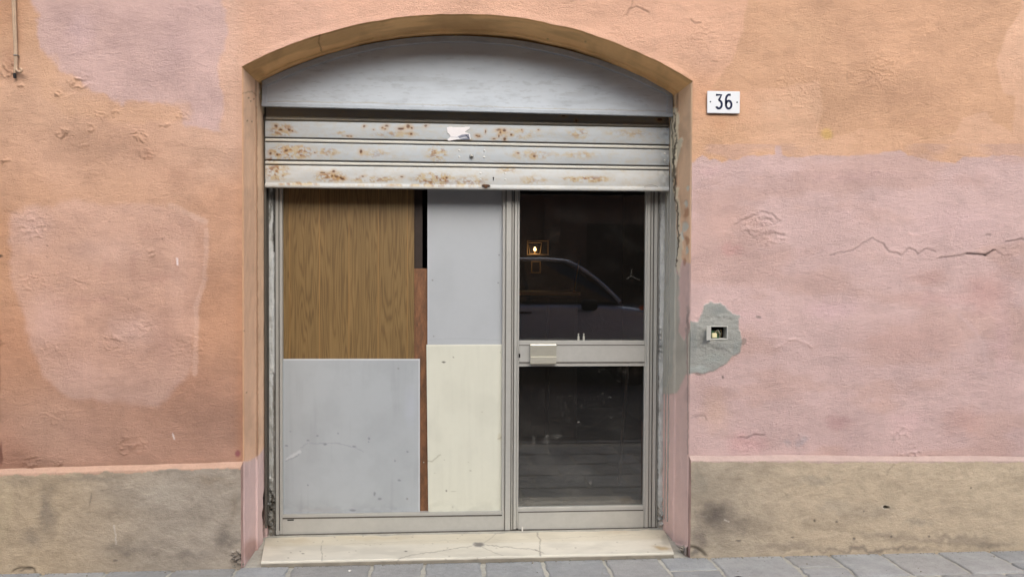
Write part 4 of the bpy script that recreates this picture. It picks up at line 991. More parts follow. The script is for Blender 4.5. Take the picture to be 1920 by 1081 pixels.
def p_cr(c):
    warp(c, .010, 5); c.c *= (1-.05*sm(.4, .75, fbm(c.u/50., c.v/60., 4, 175))-.03*sm(.5, .8, fbm(c.u/7., c.v/120., 3, 178))-.10*sm(925, 958, c.v)*sm(.3, .7, fbm(c.u/12., c.v/8., 3, 179)))[..., None]
    c.line([(800,647),(941,646)], 1.6, S(240,240,226), .7, .5)
    c.spot(832, 678.5, 4.5, 1.8, S(40,36,30), .95, jit=.6, hard=.6); c.spot(850, 669.5, 1.8, 1.8, S(110,108,98), .8, jit=.4); c.spot(837, 919, 2.4, 2.4, S(80,78,74), .8, jit=.4)
    c.line([(802,863),(810,864),(818,857),(826,851)], 1.6, S(160,158,142), .7, 1.5); c.spot(937, 818, 5, 8, S(200,196,176), .7, jit=3); c.line([(934,822),(941,819)], 1.4, S(150,146,130), .6, 1)
    for a in [(882,881,3,2),(904,772,3,1.4),(833,861,2,1.4),(938,660,1.5,2),(849,950,2,3),(878,866,2,1),(815,886,2,1),(850,920,8,1)]: c.spot(a[0], a[1], a[2], a[3], S(160,158,146), .6, jit=1)
board('cream_board', 799.5, 941.5, 645, 960, Y0+0.021, 'board', p_cr, (212,213,200), 'lower cream board beside the mullion', poly=[(803, 960), (941.5, 958), (941.5, 645.5), (799.5, 646)])
def screw(u, v, y): 
    x, yy, z = P(u, v, y); m_ = MB(); m_.lathe((x, yy, z), [(.0038, .002), (.0038, -.0008), (.002, -.0018)], 'y', 10); return m_.build('screw', M['steel'], front, True)
for a in ((811.5,525,Y0+.027),(813.5,630,Y0+.027),(746,690.5,Y0+.023),(764,934,Y0+.023),(837,919,Y0+.020),(794.5,866,Y0+.0415)): screw(*a)
# black backing of the gap
# ------------------------------------------------------------------ the glazed door
door = empty('glazed_door', (PX(1090, 700, Y0), Y0, PZ(1090, 992, Y0)), 'closed aluminium shop door with two dark dusty glass panes and a lever plate', 'door')
YD = Y0+.001
def dbar(name, u0, u1, v0, v1, y0=YD, y1=YD+.042, bev=.002, slope=None):
    mb = MB(); bar(mb, u0, u1, v0, v1, y0, y1, bev); return mb.build(name, M['alu'], door)
mb = MB(); bar(mb, 963.6, 969.2, TOPV, 991.5, YD-.004, YD+.04); bar(mb, 969.6, 973.2, TOPV, 990, YD+.003, YD+.035); mb.build('stile', M['alu'], door)
mb = MB(); bar(mb, 1208.6, 1211.6, TOPV, 988, YD+.003, YD+.035); bar(mb, 1212, 1217.9, TOPV, 989, YD-.004, YD+.04); mb.build('stile', M['alu'], door)
xa, xb = PX(973.4, 660, YD), PX(1208.4, 660, YD)
mb = MB(); rail(mb, xa, xb, 973, 638.5, 646.5, 1208, 638.5, 646, YD+.003, YD+.038); rail(mb, xa, xb, 973, 647.3, 678.5, 1208, 646.8, 678, YD-.003, YD+.038); rail(mb, xa, xb, 973, 679.3, 686.5, 1208, 678.8, 685.5, YD+.003, YD+.038); mb.build('middle_rail', M['alu'], door)
mb = MB(); rail(mb, xa, xb, 973, 951.5, 959.5, 1208, 947.5, 955.5, YD+.003, YD+.038); rail(mb, xa, xb, 973, 960.3, 991.5, 1208, 956.3, 988.5, YD-.003, YD+.038); mb.build('kick_rail', M['alu'], door)
def p_glass(c, low):
    u, v = c.u, c.v
    if low:
        b = .012+.06*sm(780, 950, v)+.04*sm(.45, .7, fbm(u/40., v/22., 4, 181))*sm(740, 860, v)
        b = b+.06*sm(.62, .8, fbm(u/5., v/3.5, 3, 185))*sm(.5, .7, fbm(u/60., v/40., 3, 187))
    else: b = .010+.02*sm(.5, .8, fbm(u/60., v/50., 4, 181))
    c.c = np.clip(b, 0, 1)[..., None]*np.ones(3)
    if low:
        for a in [(1024,826,10,8,.10),(1045,818,12,6,.12),(1000,830,5,20,.1),(1085,790,2,1.5,.5),(1146,782,2,1.2,.5),(1107,904,2,2,.6),(1097,862,1.6,1.6,.6),(1108,903,4,6,.25),(1145,744,4,1.2,.2),(1025,818,4,2,.25)]: c.spot(a[0], a[1], a[2], a[3], (a[4],)*3, .9, jit=3)
        c.line([(1022,816),(1027,838),(1031,852)], 1.2, (.2,)*3, .6, 2)
        c.line([(971,944),(1207,940)], 6, (.22,)*3, .8, 3)
    else:
        c.line([(1184,505),(1183,516),(1187,519),(1198,524)], 1.1, (.2,)*3, .6, .8); c.line([(1183,517),(1176,523)], 1, (.25,)*3, .6, 1)
        c.line([(972,636),(1210,636)], 2.5, (.15,)*3, .6, 2)
def pane(u0, u1, v0, v1, y, low):
    xa, xb = PX(u0, (v0+v1)/2, y), PX(u1, (v0+v1)/2, y); za, zb2 = PZ((u0+u1)/2, v1, y), PZ((u0+u1)/2, v0, y)
    nx, nz = int((xb-xa)/.004), int((zb2-za)/.004); xs_ = np.linspace(xa, xb, nx); zz = np.linspace(za, zb2, nz)
    X, Z = np.meshgrid(xs_, zz, indexing='ij'); Y = np.full(X.shape, y); u, v = proj(X, Y, Z); c = Cv(u, v, (0, 0, 0)); p_glass(c, low)
    o = sheet('glass_pane', X, Y, Z, c.c, M['glass'], door, flip=True); return o
pane(971, 1211, 345, 641, YD+.018, False); pane(971, 1211, 684, 953, YD+.018, True)
# lever plate: folded box with a sloping lower lip
x0, x1 = PX(994.5, 660, YD-.03), PX(1043, 660, YD-.03); zt, zm, zb2 = PZ(1018, 645, YD-.03), PZ(1018, 668, YD-.03), PZ(1018, 682, YD-.03)
M['handle'] = plain('brushed_handle', S4(190, 188, 176), .35, .4, .08)
mb = MB(); mb.prism([(YD-.003, zt), (YD-.032, zt-.001), (YD-.034, zt-.006), (YD-.022, zm), (YD-.034, zm-.004), (YD-.034, zb2+.004), (YD-.030, zb2), (YD-.003, zb2)], 'x', x0, x1)
mb.build('pull_plate', M['handle'], door)
for q_ in ((646.2, 647.6, 645.8, 647.2), (678.2, 679.6, 677.6, 679.0), (959.2, 960.6, 955.2, 956.6)):
    m_ = MB(); rail(m_, xa, xb, 973, q_[0], q_[1], 1208, q_[2], q_[3], YD-.004, YD+.006); m_.build('gap_strip', M['gap_shade'], door)  # dark strips for the shade between rail and beads
x, y, z = P(974, 666, YD-.004); m_ = MB(); m_.lathe((x, y, z+.006), [(.0055, .004), (.0055, -.002)], 'y', 12); m_.box(x-.0045, x+.0045, y-.002, y+.004, z-.012, z+.006); m_.build('keyhole', M['black'], door)

# crumbling plaster strips between jamb and frame
def vstrip(name, u0, u1, v0, v1, y, paint, label):
    xa, xb = PX(u0, 650, y), PX(u1, 650, y); za, zb2 = PZ((u0+u1)/2, v1, y), PZ((u0+u1)/2, v0, y)
    nx, nz = 14, int((zb2-za)/.005); s = np.linspace(0, 1, nx)[:, None]; zz = np.linspace(za, zb2, nz)[None, :]
    Z = np.broadcast_to(zz, (nx, nz)).copy(); wl = (fbm(zz*9, zz*0+2, 4, 3)-.5)*.012; wr = (fbm(zz*11, zz*0+7, 4, 6)-.5)*.004
    X = (xa+wl*(1 if u0 < 900 else .2))*(1-s)+(xb+(wr if u0 < 900 else wl))*s; Y = np.full(X.shape, y)+.02*(np.abs(s*2-1)**6)
    u, v = proj(X, Y, Z); c = Cv(u, v, S(218,220,218)); paint(c)
    d = c.d+(fbm(X*60, Z*25, 4, 5)-.5)*.012
    o = sheet(name, X, Y-d, Z, c.c*K, M['plaster_rough'], bld, flip=True); o['label'] = label
def p_vl(c):
    u, v = c.u, c.v; k = sm(.45, .62, fbm(u/6., v/60., 4, 191)); c.c = c.c*(1-.55*k[..., None])+S(140,136,124)*.55*k[..., None]
    k = sm(860, 990, v)*sm(.3, .6, fbm(u/5., v/8., 3, 193)); c.c = c.c*(1-.8*k[..., None])+S(104,94,82)*.8*k[..., None]
    c.line([(513,352),(514,470)], 3, S(40,34,28), .8, 1.5); c.line([(502,420),(508,390),(510,360)], 3, S(90,84,70), .6, 3); c.line([(505,915),(512,930),(508,950),(516,960)], 4, S(46,38,30), .8, 4)
    c.line([(513,700),(514,1000)], 2.5, S(104,96,84), .7, 2); c.blister(510, 950, 14, .012, 5, 1, 50)
vstrip('plaster_strip', 500.5, 514.5, 330, 1006, .468, p_vl, 'flaking white plaster strip left of the window frame')
def p_vr(c):
    u, v = c.u, c.v; c.c[:] = S(216,217,214); k = sm(.5, .7, fbm(u/5., v/40., 4, 195)); c.c = c.c*(1-.4*k[..., None])+S(160,158,152)*.4*k[..., None]
    c.line([(1236,360),(1233,700),(1231,985)], 3, S(120,114,104), .8, 2.5); k = sm(900, 980, v)*sm(.3, .6, fbm(u/5., v/8., 3, 197)); c.c = c.c*(1-.7*k[..., None])+S(170,164,152)*.7*k[..., None]
    k = sm(480, 350, v); c.c = c.c*(1-.4*k[..., None])+S(170,170,166)*.4*k[..., None]  # shutter's overhang shade put into the upper part of the colour
    c.blister(1240, 960, 12, .012, 5, 1, 40); c.blister(1236, 650, 6, .008, 5, 2, 40)
vstrip('plaster_strip', 1235.5, 1250.5, 330, 992, .464, p_vr, 'cracked bluish white plaster strip right of the door')

#@@ROOM
# ------------------------------------------------------------------ dim room behind the glass (part of the building)
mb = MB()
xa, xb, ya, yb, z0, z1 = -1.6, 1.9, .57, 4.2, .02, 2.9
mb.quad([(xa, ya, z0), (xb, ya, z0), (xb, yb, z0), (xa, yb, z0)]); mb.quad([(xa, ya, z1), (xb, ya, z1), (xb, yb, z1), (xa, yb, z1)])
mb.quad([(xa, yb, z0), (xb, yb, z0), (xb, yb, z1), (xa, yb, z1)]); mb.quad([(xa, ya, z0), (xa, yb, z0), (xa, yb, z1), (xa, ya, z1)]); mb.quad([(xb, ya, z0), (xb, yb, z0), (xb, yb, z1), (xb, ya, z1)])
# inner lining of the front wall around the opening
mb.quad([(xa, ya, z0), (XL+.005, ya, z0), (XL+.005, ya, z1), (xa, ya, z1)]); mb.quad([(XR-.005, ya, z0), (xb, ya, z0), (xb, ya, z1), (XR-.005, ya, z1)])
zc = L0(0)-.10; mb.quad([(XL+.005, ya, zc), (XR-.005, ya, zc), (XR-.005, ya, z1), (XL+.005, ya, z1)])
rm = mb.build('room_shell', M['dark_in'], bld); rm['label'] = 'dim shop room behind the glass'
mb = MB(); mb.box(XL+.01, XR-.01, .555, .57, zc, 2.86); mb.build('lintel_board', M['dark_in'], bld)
mb = MB(); mb.box(-9, 10, .55, 5, 3.0, 8.4); mb.build('upper_storeys', M['opp'], bld)

def at(u, v, y): return P(u, v, y)
# cabinet with a warm lamp above it
cx0, cx1 = PX(985, 550, 2.6), PX(1062, 550, 2.6); ct = PZ(1030, 546, 2.6)
cab = empty('cabinet', ((cx0+cx1)/2, 2.75, z0), 'low brown cabinet standing in the dark room behind the door glass', 'cabinet')
MB().box(cx0-.1, cx1+.1, 2.45, 3.0, ct-.03, ct, .004).build('top', M['stick'], cab); MB().box(cx0-.08, cx1+.08, 2.48, 2.98, z0, ct-.031, .003).build('carcass', M['dark_brown'], cab)
for i in range(2):
    m_ = MB(); w = (cx1-cx0+.14)/2; m_.box(cx0-.07+i*w+.01, cx0-.07+(i+1)*w-.01, 2.466, 2.479, z0+.06, ct-.06, .003); d_ = m_.build('cabinet_door', M['dark_brown'], cab)
lx, ly, lz = at(1006, 466, 3.9)
lam = empty('wall_lamp', (lx, 4.19, lz), 'small lit wall lamp glowing in the dark room behind the door glass', 'lamp')
m_ = MB(); m_.box(lx-.05, lx+.05, 4.16, 4.199, lz-.05, lz+.06, .004); m_.build('back_plate', M['dark_brown'], lam)
m_ = MB(); m_.lathe((lx, 4.06, lz-.02), [(.004, -.0), (.014, .006), (.017, .02), (.010, .036), (.006, .045)], 'z', 12); m_.build('bulb', M['bulb'], lam, True)
m_ = MB(); m_.tube([(lx, 4.16, lz-.04), (lx, 4.08, lz-.05), (lx, 4.06, lz-.022)], .005, 8); m_.build('arm', M['copper'], lam)
m_ = MB()
for k in (-1, 1): m_.tube([(lx+k*.055, 4.06, lz-.05), (lx+k*.075, 4.06, lz+.07)], .003, 6)
m_.tube([(lx-.055, 4.06, lz-.05), (lx+.055, 4.06, lz-.05)], .003, 6); m_.tube([(lx-.075, 4.06, lz+.07), (lx+.075, 4.06, lz+.07)], .003, 6); m_.build('lamp_cage', M['copper'], lam)
def frame_thing(name, u0, u1, v0, v1, y, label, cat, inner='dark_in', t=.012):
    xa, xb, za, zb2 = PX(u0, v0, y), PX(u1, v0, y), PZ(u0, v1, y), PZ(u0, v0, y)
    e = empty(name, ((xa+xb)/2, y, za), label, cat); m_ = MB()
    m_.box(xa, xb, y, y+.02, zb2-t, zb2, .002); m_.box(xa, xb, y, y+.02, za, za+t, .002); m_.box(xa, xa+t, y, y+.02, za+t, zb2-t, .002); m_.box(xb-t, xb, y, y+.02, za+t, zb2-t, .002); m_.build('frame', M['copper'], e)
    MB().box(xa+t, xb-t, y+.008, y+.019, za+t, zb2-t).build('picture', M[inner], e); return e
frame_thing('picture_frame', 988, 1029, 450, 478, 4.175, 'thin brass picture frame on the dark room wall around the lit lamp', 'picture frame')
frame_thing('picture_frame', 996, 1014, 489, 512, 4.175, 'small brass picture frame hanging below the lit lamp', 'picture frame')
pl = bpy.data.lights.new('lamp_light', 'POINT'); pl.energy = 0.6; pl.color = (1, .6, .3); pl.shadow_soft_size = .02
plo = bpy.data.objects.new('lamp_light', pl); COL.objects.link(plo); plo.location = (lx, 4.02, lz-.03)
p0 = at(1086, 487, 2.65); p1 = (p0[0]-.045, 2.65, ct)
m_ = MB(); m_.tube([p0, p1], [.005, .007], 8); o = m_.build('wooden_stick', M['stick']); tag(o, 'thin pale wooden stick leaning above the cabinet behind the door glass', 'stick')
for u in (1084.5, 1094.5):
    a = at(u, 638, YD+.0305); zt_ = PZ(u, 638.5, YD+.003)
    m_ = MB(); m_.lathe((a[0], YD+.0305, zt_-.0005), [(.0065, 0), (.0065, .024), (.0035, .029), (.0035, .036), (.0045, .037), (.0045, .042), (.002, .043)], 'z', 12); o = m_.build('bottle', M['white_peg'], None, True)
    tag(o, ('left' if u < 1090 else 'right')+' one of two tiny white bottles on the door middle rail', 'bottle', 'tiny bottles on the door rail')
a = at(1176, 700, 1.2); b = at(1162, 880, 1.2)
dx = (b[0]-a[0])/(b[2]-a[2]); m_ = MB(); m_.tube([(a[0]+dx*(z0+.001-a[2]), 1.2, z0+.001), (a[0]+dx*(1.0-a[2]), 1.2, 1.0)], .012, 8); o = m_.build('broom_handle', M['dark_brown']); tag(o, 'faint yellow pole standing behind the lower door glass', 'pole')

#@@SMALL
# ------------------------------------------------------------------ house number plate
YP = -.014
pl_ = empty('house_number', (PX(1356.5, 192, YP), -.004, PZ(1356.5, 192, YP)), 'white enamel house number plate reading 36 on the orange wall', 'sign')
c4 = [P(1326.5, 170.5, YP), P(1387.5, 171.5, YP), P(1387, 213, YP), P(1326, 212, YP)]
m_ = MB()
def slab(m_, pts, y0, y1, bev=.0015):
    m_.prism([(p[0], p[2]) for p in pts], 'y', y0, y1)
slab(m_, c4, YP, YP+.006)
bmesh.ops.bevel(m_.b, geom=[e for e in m_.b.edges], offset=.0018, segments=2, affect='EDGES')
m_.build('plate', M['enamel'], pl_, True)
def ribbon(m_, pts, w, y0, y1):
    L_ = []; R2 = []
    for i, p in enumerate(pts):
        a = np.array(pts[max(i-1, 0)]); c = np.array(pts[min(i+1, len(pts)-1)]); t = (c-a)/(np.linalg.norm(c-a)+1e-9); n = np.array([-t[1], t[0]])*w/2
        L_.append(tuple(np.array(p)+n)); R2.append(tuple(np.array(p)-n))
    b = m_.b; V = [[b.verts.new((q[0], y, q[1])) for q in S_] for y in (y0, y1) for S_ in (L_, R2)]
    for i in range(len(pts)-1):
        b.faces.new([V[0][i], V[0][i+1], V[1][i+1], V[1][i]])
        b.faces.new([V[0][i], V[2][i], V[2][i+1], V[0][i+1]]); b.faces.new([V[1][i], V[1][i+1], V[3][i+1], V[3][i]])
    for i in (0, len(pts)-1): b.faces.new([V[0][i], V[1][i], V[3][i], V[2][i]])
def arc(cx, cy, rx, ry, a0, a1, n=20): return [(cx+rx*math.cos(R_(a0+(a1-a0)*i/n)), cy+ry*math.sin(R_(a0+(a1-a0)*i/n))) for i in range(n+1)]
# glyphs in a 10 x 20 cell, y up
g3 = [(0.6, 18.6), (8.6, 18.6), (4.9, 12.0)]+arc(4.8, 6.3, 4.3, 5.1, 80, -150, 26)
g6 = [(8.2, 18.9), (6.6, 18.6)]+arc(5.9, 12.6, 4.7, 6.2, 95, 178, 12)+[(1.2, 9), (1.2, 6)]+arc(5.2, 6.0, 4.0, 5.0, 180, 360+180, 34)
def px2w(gx, gy, u0, v0, s): q = P(u0+gx*s*.94, v0-gy*s*1.07, YP); return (q[0], q[2])
for g, u0 in ((g3, 1341.6), (g6, 1359.6)):
    m_ = MB(); ribbon(m_, [px2w(a, b, u0, 205.2, 1.36) for a, b in g], .0116, YP-.0012, YP+.001)
    m_.build('digit', M['ink'], pl_)
for u, v in ((1332, 191), (1382, 192)):
    x, y, z = P(u, v, YP); m_ = MB(); m_.lathe((x, y, z), [(.0042, .001), (.0042, -.001), (.002, -.0018)], 'y', 14); m_.build('screw', M['ink'], pl_, True)

# ------------------------------------------------------------------ open bell box in the cement patch
bb = empty('bell_box', ((BX0+BX1)/2, 0, BZ0), 'open grey electrical box with bare wires set in the cement patch', 'electrical box')
m_ = MB(); t = .006; yo = -.010; yi = .055
X0, X1, Z0, Z1 = BX0-.004, BX1+.004, BZ0-.004, BZ1+.004
m_.box(X0, X1, yo, yi, Z1-t, Z1, .001); m_.box(X0, X1, yo, yi, Z0, Z0+t, .001); m_.box(X0, X0+t, yo, yi, Z0+t, Z1-t, .001); m_.box(X1-t, X1, yo, yi, Z0+t, Z1-t, .001)
m_.build('casing', M['box_plastic'], bb); MB().box(X0+t, X1-t, yi-.006, yi, Z0+t, Z1-t).build('back_plate', M['black'], bb)
m_ = MB(); hx = X0+.001; m_.prism([(hx, yo-.001), (hx-.034, yo-.036), (hx-.031, yo-.039), (hx+.003, yo-.004)], 'z', Z0, Z1)
m_.box(hx-.030, hx-.026, yo-.030, yo-.027, Z0-.004, Z1+.002); m_.build('lid', M['box_plastic'], bb)
MB().box(X0+t+.002, X0+.062, .018, .022, Z0+t, Z0+.048).build('circuit_board', M['pcb'], bb)
MB().box(X0+.018, X0+.045, .004, .018, Z0+t+.004, Z0+.036, .003).build('terminal_block', M['cream_plastic'], bb)
rs = random.Random(4)
for i, mt in enumerate(('copper', 'white_peg', 'pcb', 'copper')):
    m_ = MB(); a = (X0+.03+i*.008, .010, Z0+.036); b = (X0+.04+i*.008, -.003, Z0+.050+.004*(i % 2)); c = (X0+.058+i*.004, .004, Z0+.034); d_ = (X0+.062+i*.003, .02, Z0+.012)
    m_.tube([a, ((a[0]+b[0])/2-.003, .003, (a[2]+b[2])/2+.004), b, c, d_], .0012, 6); m_.build('wire', M[mt], bb, True)

# ------------------------------------------------------------------ cable hanging at top left
cab_ = empty('wall_cable', P(28, 140, -.02), 'old wall cable hanging at the upper left, hooked at its lower end', 'cable')
for k, off in enumerate((0, 3.4)):
    pts = [P(22+off, -60, -.016), P(24+off, 0, -.016), P(26+off*.9, 50, -.015), P(28+off*.8, 95, -.015), P(28.5+off*.7, 120, -.016)]
    if k: pts += [P(31, 130, -.018), P(34.5, 134.5, -.026), P(39, 135, -.034), P(41, 131.5, -.036), P(38, 129, -.030)]
    else: pts += [P(27.5, 132, -.018), P(27.5, 144, -.018)]
    q = []
    for i in range(len(pts)-1):
        for j in range(5):
            t = j/5; a = pts[max(i-1, 0)]; b = pts[i]; c = pts[i+1]; d_ = pts[min(i+2, len(pts)-1)]
            q.append(tuple(.5*((2*b[m])+(-a[m]+c[m])*t+(2*a[m]-5*b[m]+4*c[m]-d_[m])*t*t+(-a[m]+3*b[m]-3*c[m]+d_[m])*t**3) for m in range(3)))
    q.append(pts[-1]); m_ = MB(); m_.tube(q, .0058, 8); m_.build('cable_strand', M['cable'], cab_, True)
x, y, z = P(30, 104, -.016); m_ = MB(); m_.tube([(x-.010, y+.008, z), (x-.008, y-.006, z), (x+.008, y-.006, z), (x+.010, y+.008, z)], .003, 6); m_.build('clip', M['steel'], cab_, True)
x, y, z = P(27.5, 142, -.018); m_ = MB(); m_.lathe((x, y, z-.012), [(.006, 0), (.007, .004), (.007, .022), (.005, .026)], 'z', 10); m_.build('end_cap', M['tyre'], cab_, True)

# ------------------------------------------------------------------ rubble and litter at the jamb feet
def lump(name, u, v, z, r, mat, label, cat, flat=.6, seed=1, group=None):
    x, y, _ = PG(u, v, z); m_ = MB(); bmesh.ops.create_icosphere(m_.b, subdivisions=3, radius=r); rs = random.Random(seed)
    ph = [rs.uniform(0, 6) for _ in range(6)]
    for vt in m_.b.verts:
        d_ = vt.co.normalized(); k = 1+.22*math.sin(d_.x*4+ph[0])*math.cos(d_.y*5+ph[1])+.14*math.sin(d_.z*9+ph[2]+d_.x*7)
        vt.co = mathutils.Vector((d_.x*r*1.3*k, d_.y*r*k, d_.z*r*flat*k))
    o = m_.build(name, M[mat], None); o.location = (x, y, z+r*flat*.8); tag(o, label, cat, group); return o
M['rubble'] = plain('broken_mortar', S4(158, 152, 140), .95, var=.3, grain=((70, .9, .006),))
lump('mortar_lump', 1288, 1034, gz(1.2), .030, 'rubble', 'broken lump of grey mortar at the foot of the right jamb', 'rubble', .7, 3)
lump('mortar_lump', 445, 1062, gz(-1.1), .022, 'rubble', 'small crumb of grey mortar at the foot of the left jamb', 'rubble', .6, 5)
def scrap(u, v, w, h, mat, label, cat='litter', name='paper_scrap', seed=1):
    x, y, _ = PG(u, v, 0); z = gz(x)+.002; rs = random.Random(seed); m_ = MB(); n = 9
    ring_ = [(x+w*math.cos(2*math.pi*i/n)*rs.uniform(.7, 1.1), y+h*math.sin(2*math.pi*i/n)*rs.uniform(.7, 1.1)) for i in range(n)]
    vs = [m_.b.verts.new((a, b, z+rs.uniform(0, .006))) for a, b in ring_]; c = m_.b.verts.new((x, y, z+.006))
    for i in range(n): m_.b.faces.new([vs[i], vs[(i+1) % n], c])
    me_o = m_.build(name, M[mat], None); so = me_o.modifiers.new('thickness', 'SOLIDIFY'); so.thickness = .001
    tag(me_o, label, cat)
scrap(223, 1074, .018, .012, 'white_peg', 'white scrap of paper on the paving near the left plinth', seed=2)
scrap(656, 1059.5, .009, .009, 'white_peg', 'tiny white scrap of paper lying before the marble threshold', seed=3)
scrap(889, 1080, .008, .006, 'white_peg', 'tiny white paper crumb on the paving at the lower picture edge', seed=4)
x, y, _ = PG(985, 991.5, .03); m_ = MB(); m_.lathe((x, Y0-.012, float(TZ(x, Y0-.012))+.013), [(.004, -.012), (.0045, 0), (.0045, .012), (.003, .015)], 'z', 8); o = m_.build('cigarette_butt', M['white_peg'], None, True); tag(o, 'white cigarette butt standing on the threshold against the door', 'cigarette butt')
x, y, _ = PG(1385, 1070, 0); m_ = MB(); m_.tube([(x-.022, y, gz(x)+.006), (x, y+.002, gz(x)+.007), (x+.024, y-.002, gz(x)+.005)], [.003, .0045, .002], 6); o = m_.build('twig', M['dark_brown']); tag(o, 'short dark twig on the paving before the right plinth', 'twig')

# sandy grit gathered in the angle of wall, threshold and paving
gb = bmesh.new(); rs = random.Random(12)
for i in range(520):
    x = rs.uniform(-2.7, 3.3); inside = XL < x < XR
    y = (-.030 if inside else -.046)-abs(rs.gauss(0, .010)); rr = rs.uniform(.0012, .0034)*(1 if rs.random() < .93 else 1.8)
    if rs.random() < .25: y -= rs.uniform(0, .25); rr *= .8
    mtx = mathutils.Matrix.Translation((x, y, gz(x)+rr*.3)) @ mathutils.Euler((rs.uniform(0, 3), rs.uniform(0, 3), 0)).to_matrix().to_4x4() @ mathutils.Matrix.Diagonal((rr*1.4, rr, rr*.7, 1))
    bmesh.ops.create_icosphere(gb, subdivisions=1, radius=1, matrix=mtx)
gm = bpy.data.meshes.new('grit'); gb.to_mesh(gm); gb.free(); tag(put('grit', gm, M['rubble']), 'fine sandy grit along the foot of the wall', 'grit', None, 'stuff')

#@@STREET
# ------------------------------------------------------------------ opposite side of the street (seen only as a reflection)
opp = empty('opposite_building', (0, -9.6, 0), 'tall dim plastered house across the street, mirrored in the door glass', 'building')
mb = MB(); mb.box(-16, 16, -14, -9.6, -.2, 6.6); mb.build('wall', M['opp'], opp)
for i in range(-5, 6):
    for j in range(2):
        x = i*2.7+.6; zb_ = .9+j*3.0 if j else 0.0; w, h = (.55, 1.7) if j else (.65, 2.5)
        m_ = MB(); m_.box(x-w, x+w, -9.61, -9.56, zb_, zb_+h, .01); wd = m_.build('window' if j else 'doorway', M['opp_dark'], opp)
        m_ = MB()
        for k in range(12): m_.box(x-w+.05, x+w-.05, -9.565, -9.535, zb_+.08+k*h/12.5, zb_+.08+k*h/12.5+h/20)
        m_.build('louvre', M['opp_dark'], wd)
m_ = MB()
for i in range(-5, 6): x = i*2.7-.75; m_.box(x-.17, x+.17, -9.62, -9.45, 0, 6.4, .02)
m_.build('pilaster', M['opp'], opp)

# car parked along the far side of the lane
YG = YD+.018
def V_(u, v, y):            # the real point whose mirror image in the pane falls on (u, v)
    q = P(u, v, 2*YG-y); return q[0], q[2]
yn = -5.15; yc = yn-.88; yfar = yc-.88
wx = V_(1185, 640, yn)[0]; xf = wx+.80; xrr = xf-4.15
car = empty('parked_car', ((xf+xrr)/2, yc, -.03), 'grey five door car parked across the lane, mirrored in the upper door glass', 'car')
hood = [(xf, .55), (xf-.05, .78), (xf-.22, .95), (xf-.55, 1.05), (xf-.95, V_(1165, 561, yn)[1]-.03)]
belt = V_(1050, 566, yn)[1]; zbelt = belt+.03
roofz = V_(1030, 486, yc+.5)[1]
print('car belt', belt, 'roof', roofz, 'wheel x', wx)
xA = V_(1165, 560, yn)[0]; xR0 = V_(1062, 492, yn+.1)[0]
# lower body loft: stations along x
stn = [(xrr, .50, .80, .70), (xrr+.06, .30, .98, .80), (xrr+.25, .22, zbelt-.02, .86), (xrr+.8, .20, zbelt, .88), ((xf+xrr)/2, .20, zbelt, .88), (xA-.4, .20, zbelt, .88), (xA, .20, zbelt-.02, .87), (xf-.5, .20, zbelt-.10, .86), (xf-.25, .22, 1.04, .83), (xf-.08, .26, .84, .76), (xf, .36, .62, .66)]
b = MB().b; rings = []
for (x, zl_, zh, hw) in stn:
    o_ = []
    sec = [(-hw*.9, zl_), (-hw, zl_+.10), (-hw-.015, (zl_+zh)/2), (-hw+.01, zh-.08), (-hw+.06, zh), (0, zh+.03), (hw-.06, zh), (hw-.01, zh-.08), (hw+.015, (zl_+zh)/2), (hw, zl_+.10), (hw*.9, zl_)]
    rings.append([b.verts.new((x, yc+p, z-.03)) for p, z in sec])
for A, B in zip(rings, rings[1:]):
    for k in range(len(A)-1): b.faces.new([A[k], A[k+1], B[k+1], B[k]])
    b.faces.new([A[-1], A[0], B[0], B[-1]])
b.faces.new(rings[0]); b.faces.new(rings[-1]); bmesh.ops.recalc_face_normals(b, faces=b.faces)
me = bpy.data.meshes.new('body'); b.to_mesh(me); b.free()
for p in me.polygons: p.use_smooth = True
body = put('body', me, M['car_paint'], car); sub = body.modifiers.new('s', 'SUBSURF'); sub.levels = sub.render_levels = 2
zof = -.03
# greenhouse (dark glass) and roof
gh = [(xrr+.10, 0), (xrr+.42, 1), (xR0-.3, 1), (xA, 0)]
def greenhouse(inset, z0_, z1_, name, mat):
    m_ = MB(); bt = [(xrr+.10, .80), (xrr+.12, .80), (xA-.1, .82), (xA+.02, .80)]; tp = [(xrr+.38, .60), (xrr+.45, .62), (xR0-.35, .63), (xR0, .58)]
    b = m_.b
    Ls = [[b.verts.new((x, yc-hw, z0_)) for x, hw in bt], [b.verts.new((x, yc-hw, z1_)) for x, hw in tp], [b.verts.new((x, yc+hw, z1_)) for x, hw in tp], [b.verts.new((x, yc+hw, z0_)) for x, hw in bt]]
    for A, B in zip(Ls, Ls[1:]):
        for k in range(3): b.faces.new([A[k], A[k+1], B[k+1], B[k]])
    b.faces.new([L[0] for L in Ls]); b.faces.new([L[-1] for L in Ls]); return m_.build(name, M[mat], car)
greenhouse(0, zbelt+zof, roofz-.03, 'windows', 'car_glass')
m_ = MB(); m_.box(xrr+.36, xR0+.02, yc-.62, yc+.62, roofz-.04, roofz+.01, .03, seg=3); m_.build('roof', M['car_paint'], car, True)
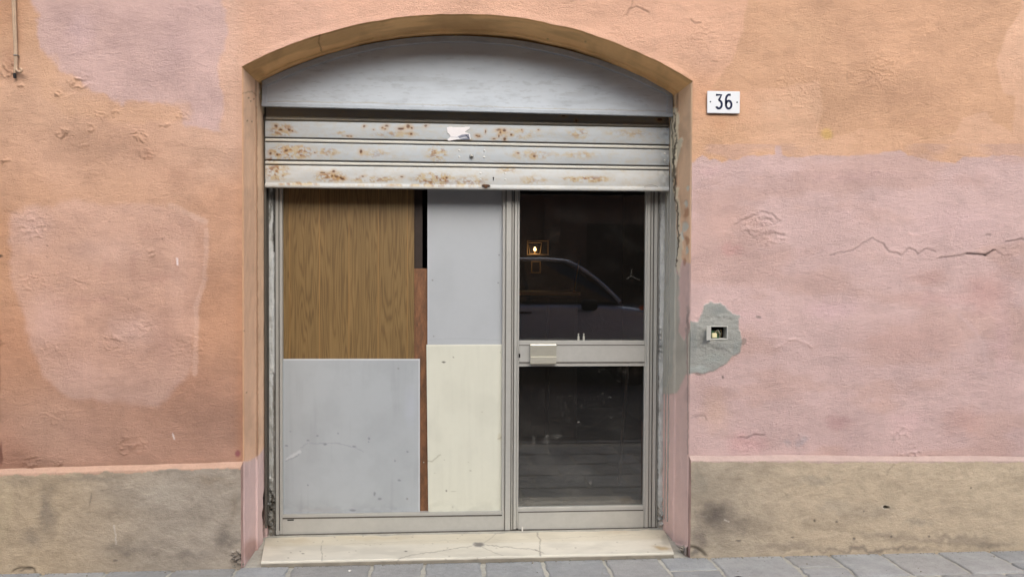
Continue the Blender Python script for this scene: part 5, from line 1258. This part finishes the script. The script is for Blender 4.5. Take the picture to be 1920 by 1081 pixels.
for sgn, nm in ((1, 'near'), (-1, 'far')):
    m_ = MB(); n = 14; pts = []
    for i in range(n+1):
        t = i/n; x = xR0+(xA-xR0)*t; z = roofz-.02+(zbelt+zof-roofz+.02)*(t**1.5); pts.append((x, yc+sgn*(.60+.20*t), z))
    m_.tube([(xrr+.4, yc+sgn*.615, roofz-.02), (xR0-.3, yc+sgn*.63, roofz-.005)]+pts, .028, 8); m_.build('roof_pillar', M['car_paint'], car, True)
    m_ = MB(); m_.tube([((xf+xrr)/2-.15, yc+sgn*.835, zbelt+zof), ((xf+xrr)/2-.25, yc+sgn*.635, roofz-.03)], .03, 8); m_.build('door_pillar', M['car_trim'], car, True)
    x, z = V_(1103, 572, yn+.1) if sgn > 0 else V_(1103, 572, yn+.1)
    m_ = MB(); m_.box(x-.09, x+.12, yc+sgn*.98-.09, yc+sgn*.98+.09, z-.07, z+.08, .04, seg=3); m_.build('side_mirror', M['car_trim'], car, True)
    for xw in (wx, xrr+.72):
        m_ = MB(); m_.lathe((xw, yc+sgn*.80, .31+zof), [(.20, -.105), (.29, -.10), (.315, -.07), (.315, .07), (.29, .10), (.20, .105)], 'y', 28); w_ = m_.build('wheel', M['tyre'], car, True)
        m_ = MB(); m_.lathe((xw, yc+sgn*.80, .31+zof), [(.195, -.108), (.19, -.09), (.05, -.112), (.05, .112), (.19, .09), (.195, .108)], 'y', 20); m_.build('rim', M['opp_dark'], w_, True)
    x, z = xf-.24, .80+zof
    m_ = MB(); m_.box(xf-.36, xf-.06, yc+sgn*.74-.09, yc+sgn*.74+.07, z-.05, z+.10, .03, seg=2); m_.build('headlight', M['lens'], car, True)
    x, z = V_(1206, 577, yn)
    m_ = MB(); m_.box(x-.05, x+.09, yc+sgn*.845-.02, yc+sgn*.845+.02, z-.035, z+.03, .01); m_.build('turn_signal', M['amber'], car, True)
for sgn in (1,):
    for xd in (xR0-.55, xR0-1.55):
        m_ = MB(); m_.box(xd-.09, xd+.09, yc+.885, yc+.905, zbelt-.16+zof, zbelt-.13+zof, .008); m_.build('door_handle', M['car_trim'], car)

#@@LIGHT
# ------------------------------------------------------------------ daylight
SUN_EL, SUN_AZ = 40.0, 171.0       # azimuth measured from +y clockwise: the light comes over the camera's shoulder
w = bpy.data.worlds.new('World'); sc.world = w; w.use_nodes = True; nt = w.node_tree
sky = nt.nodes.new('ShaderNodeTexSky'); sky.sky_type = 'NISHITA'; sky.sun_disc = False; sky.sun_elevation = R_(SUN_EL); sky.sun_rotation = R_(SUN_AZ); sky.air_density = 1.0; sky.dust_density = 4.0
bg = nt.nodes['Background']; bg.inputs['Strength'].default_value = 0.15; nt.links.new(sky.outputs[0], bg.inputs['Color'])
sl = bpy.data.lights.new('sun', 'SUN'); sl.energy = 1.5; sl.angle = R_(60); sl.color = (.955, 1.0, .985)
so = bpy.data.objects.new('sun', sl); COL.objects.link(so)
d = mathutils.Vector((math.sin(R_(SUN_AZ))*math.cos(R_(SUN_EL)), math.cos(R_(SUN_AZ))*math.cos(R_(SUN_EL)), math.sin(R_(SUN_EL))))
so.rotation_euler = d.to_track_quat('Z', 'Y').to_euler(); so.location = (0, -5, 12)
sc.view_settings.view_transform = 'Standard'; sc.view_settings.look = 'None'; sc.view_settings.gamma = 1.0
sc.view_settings.exposure = 0.63
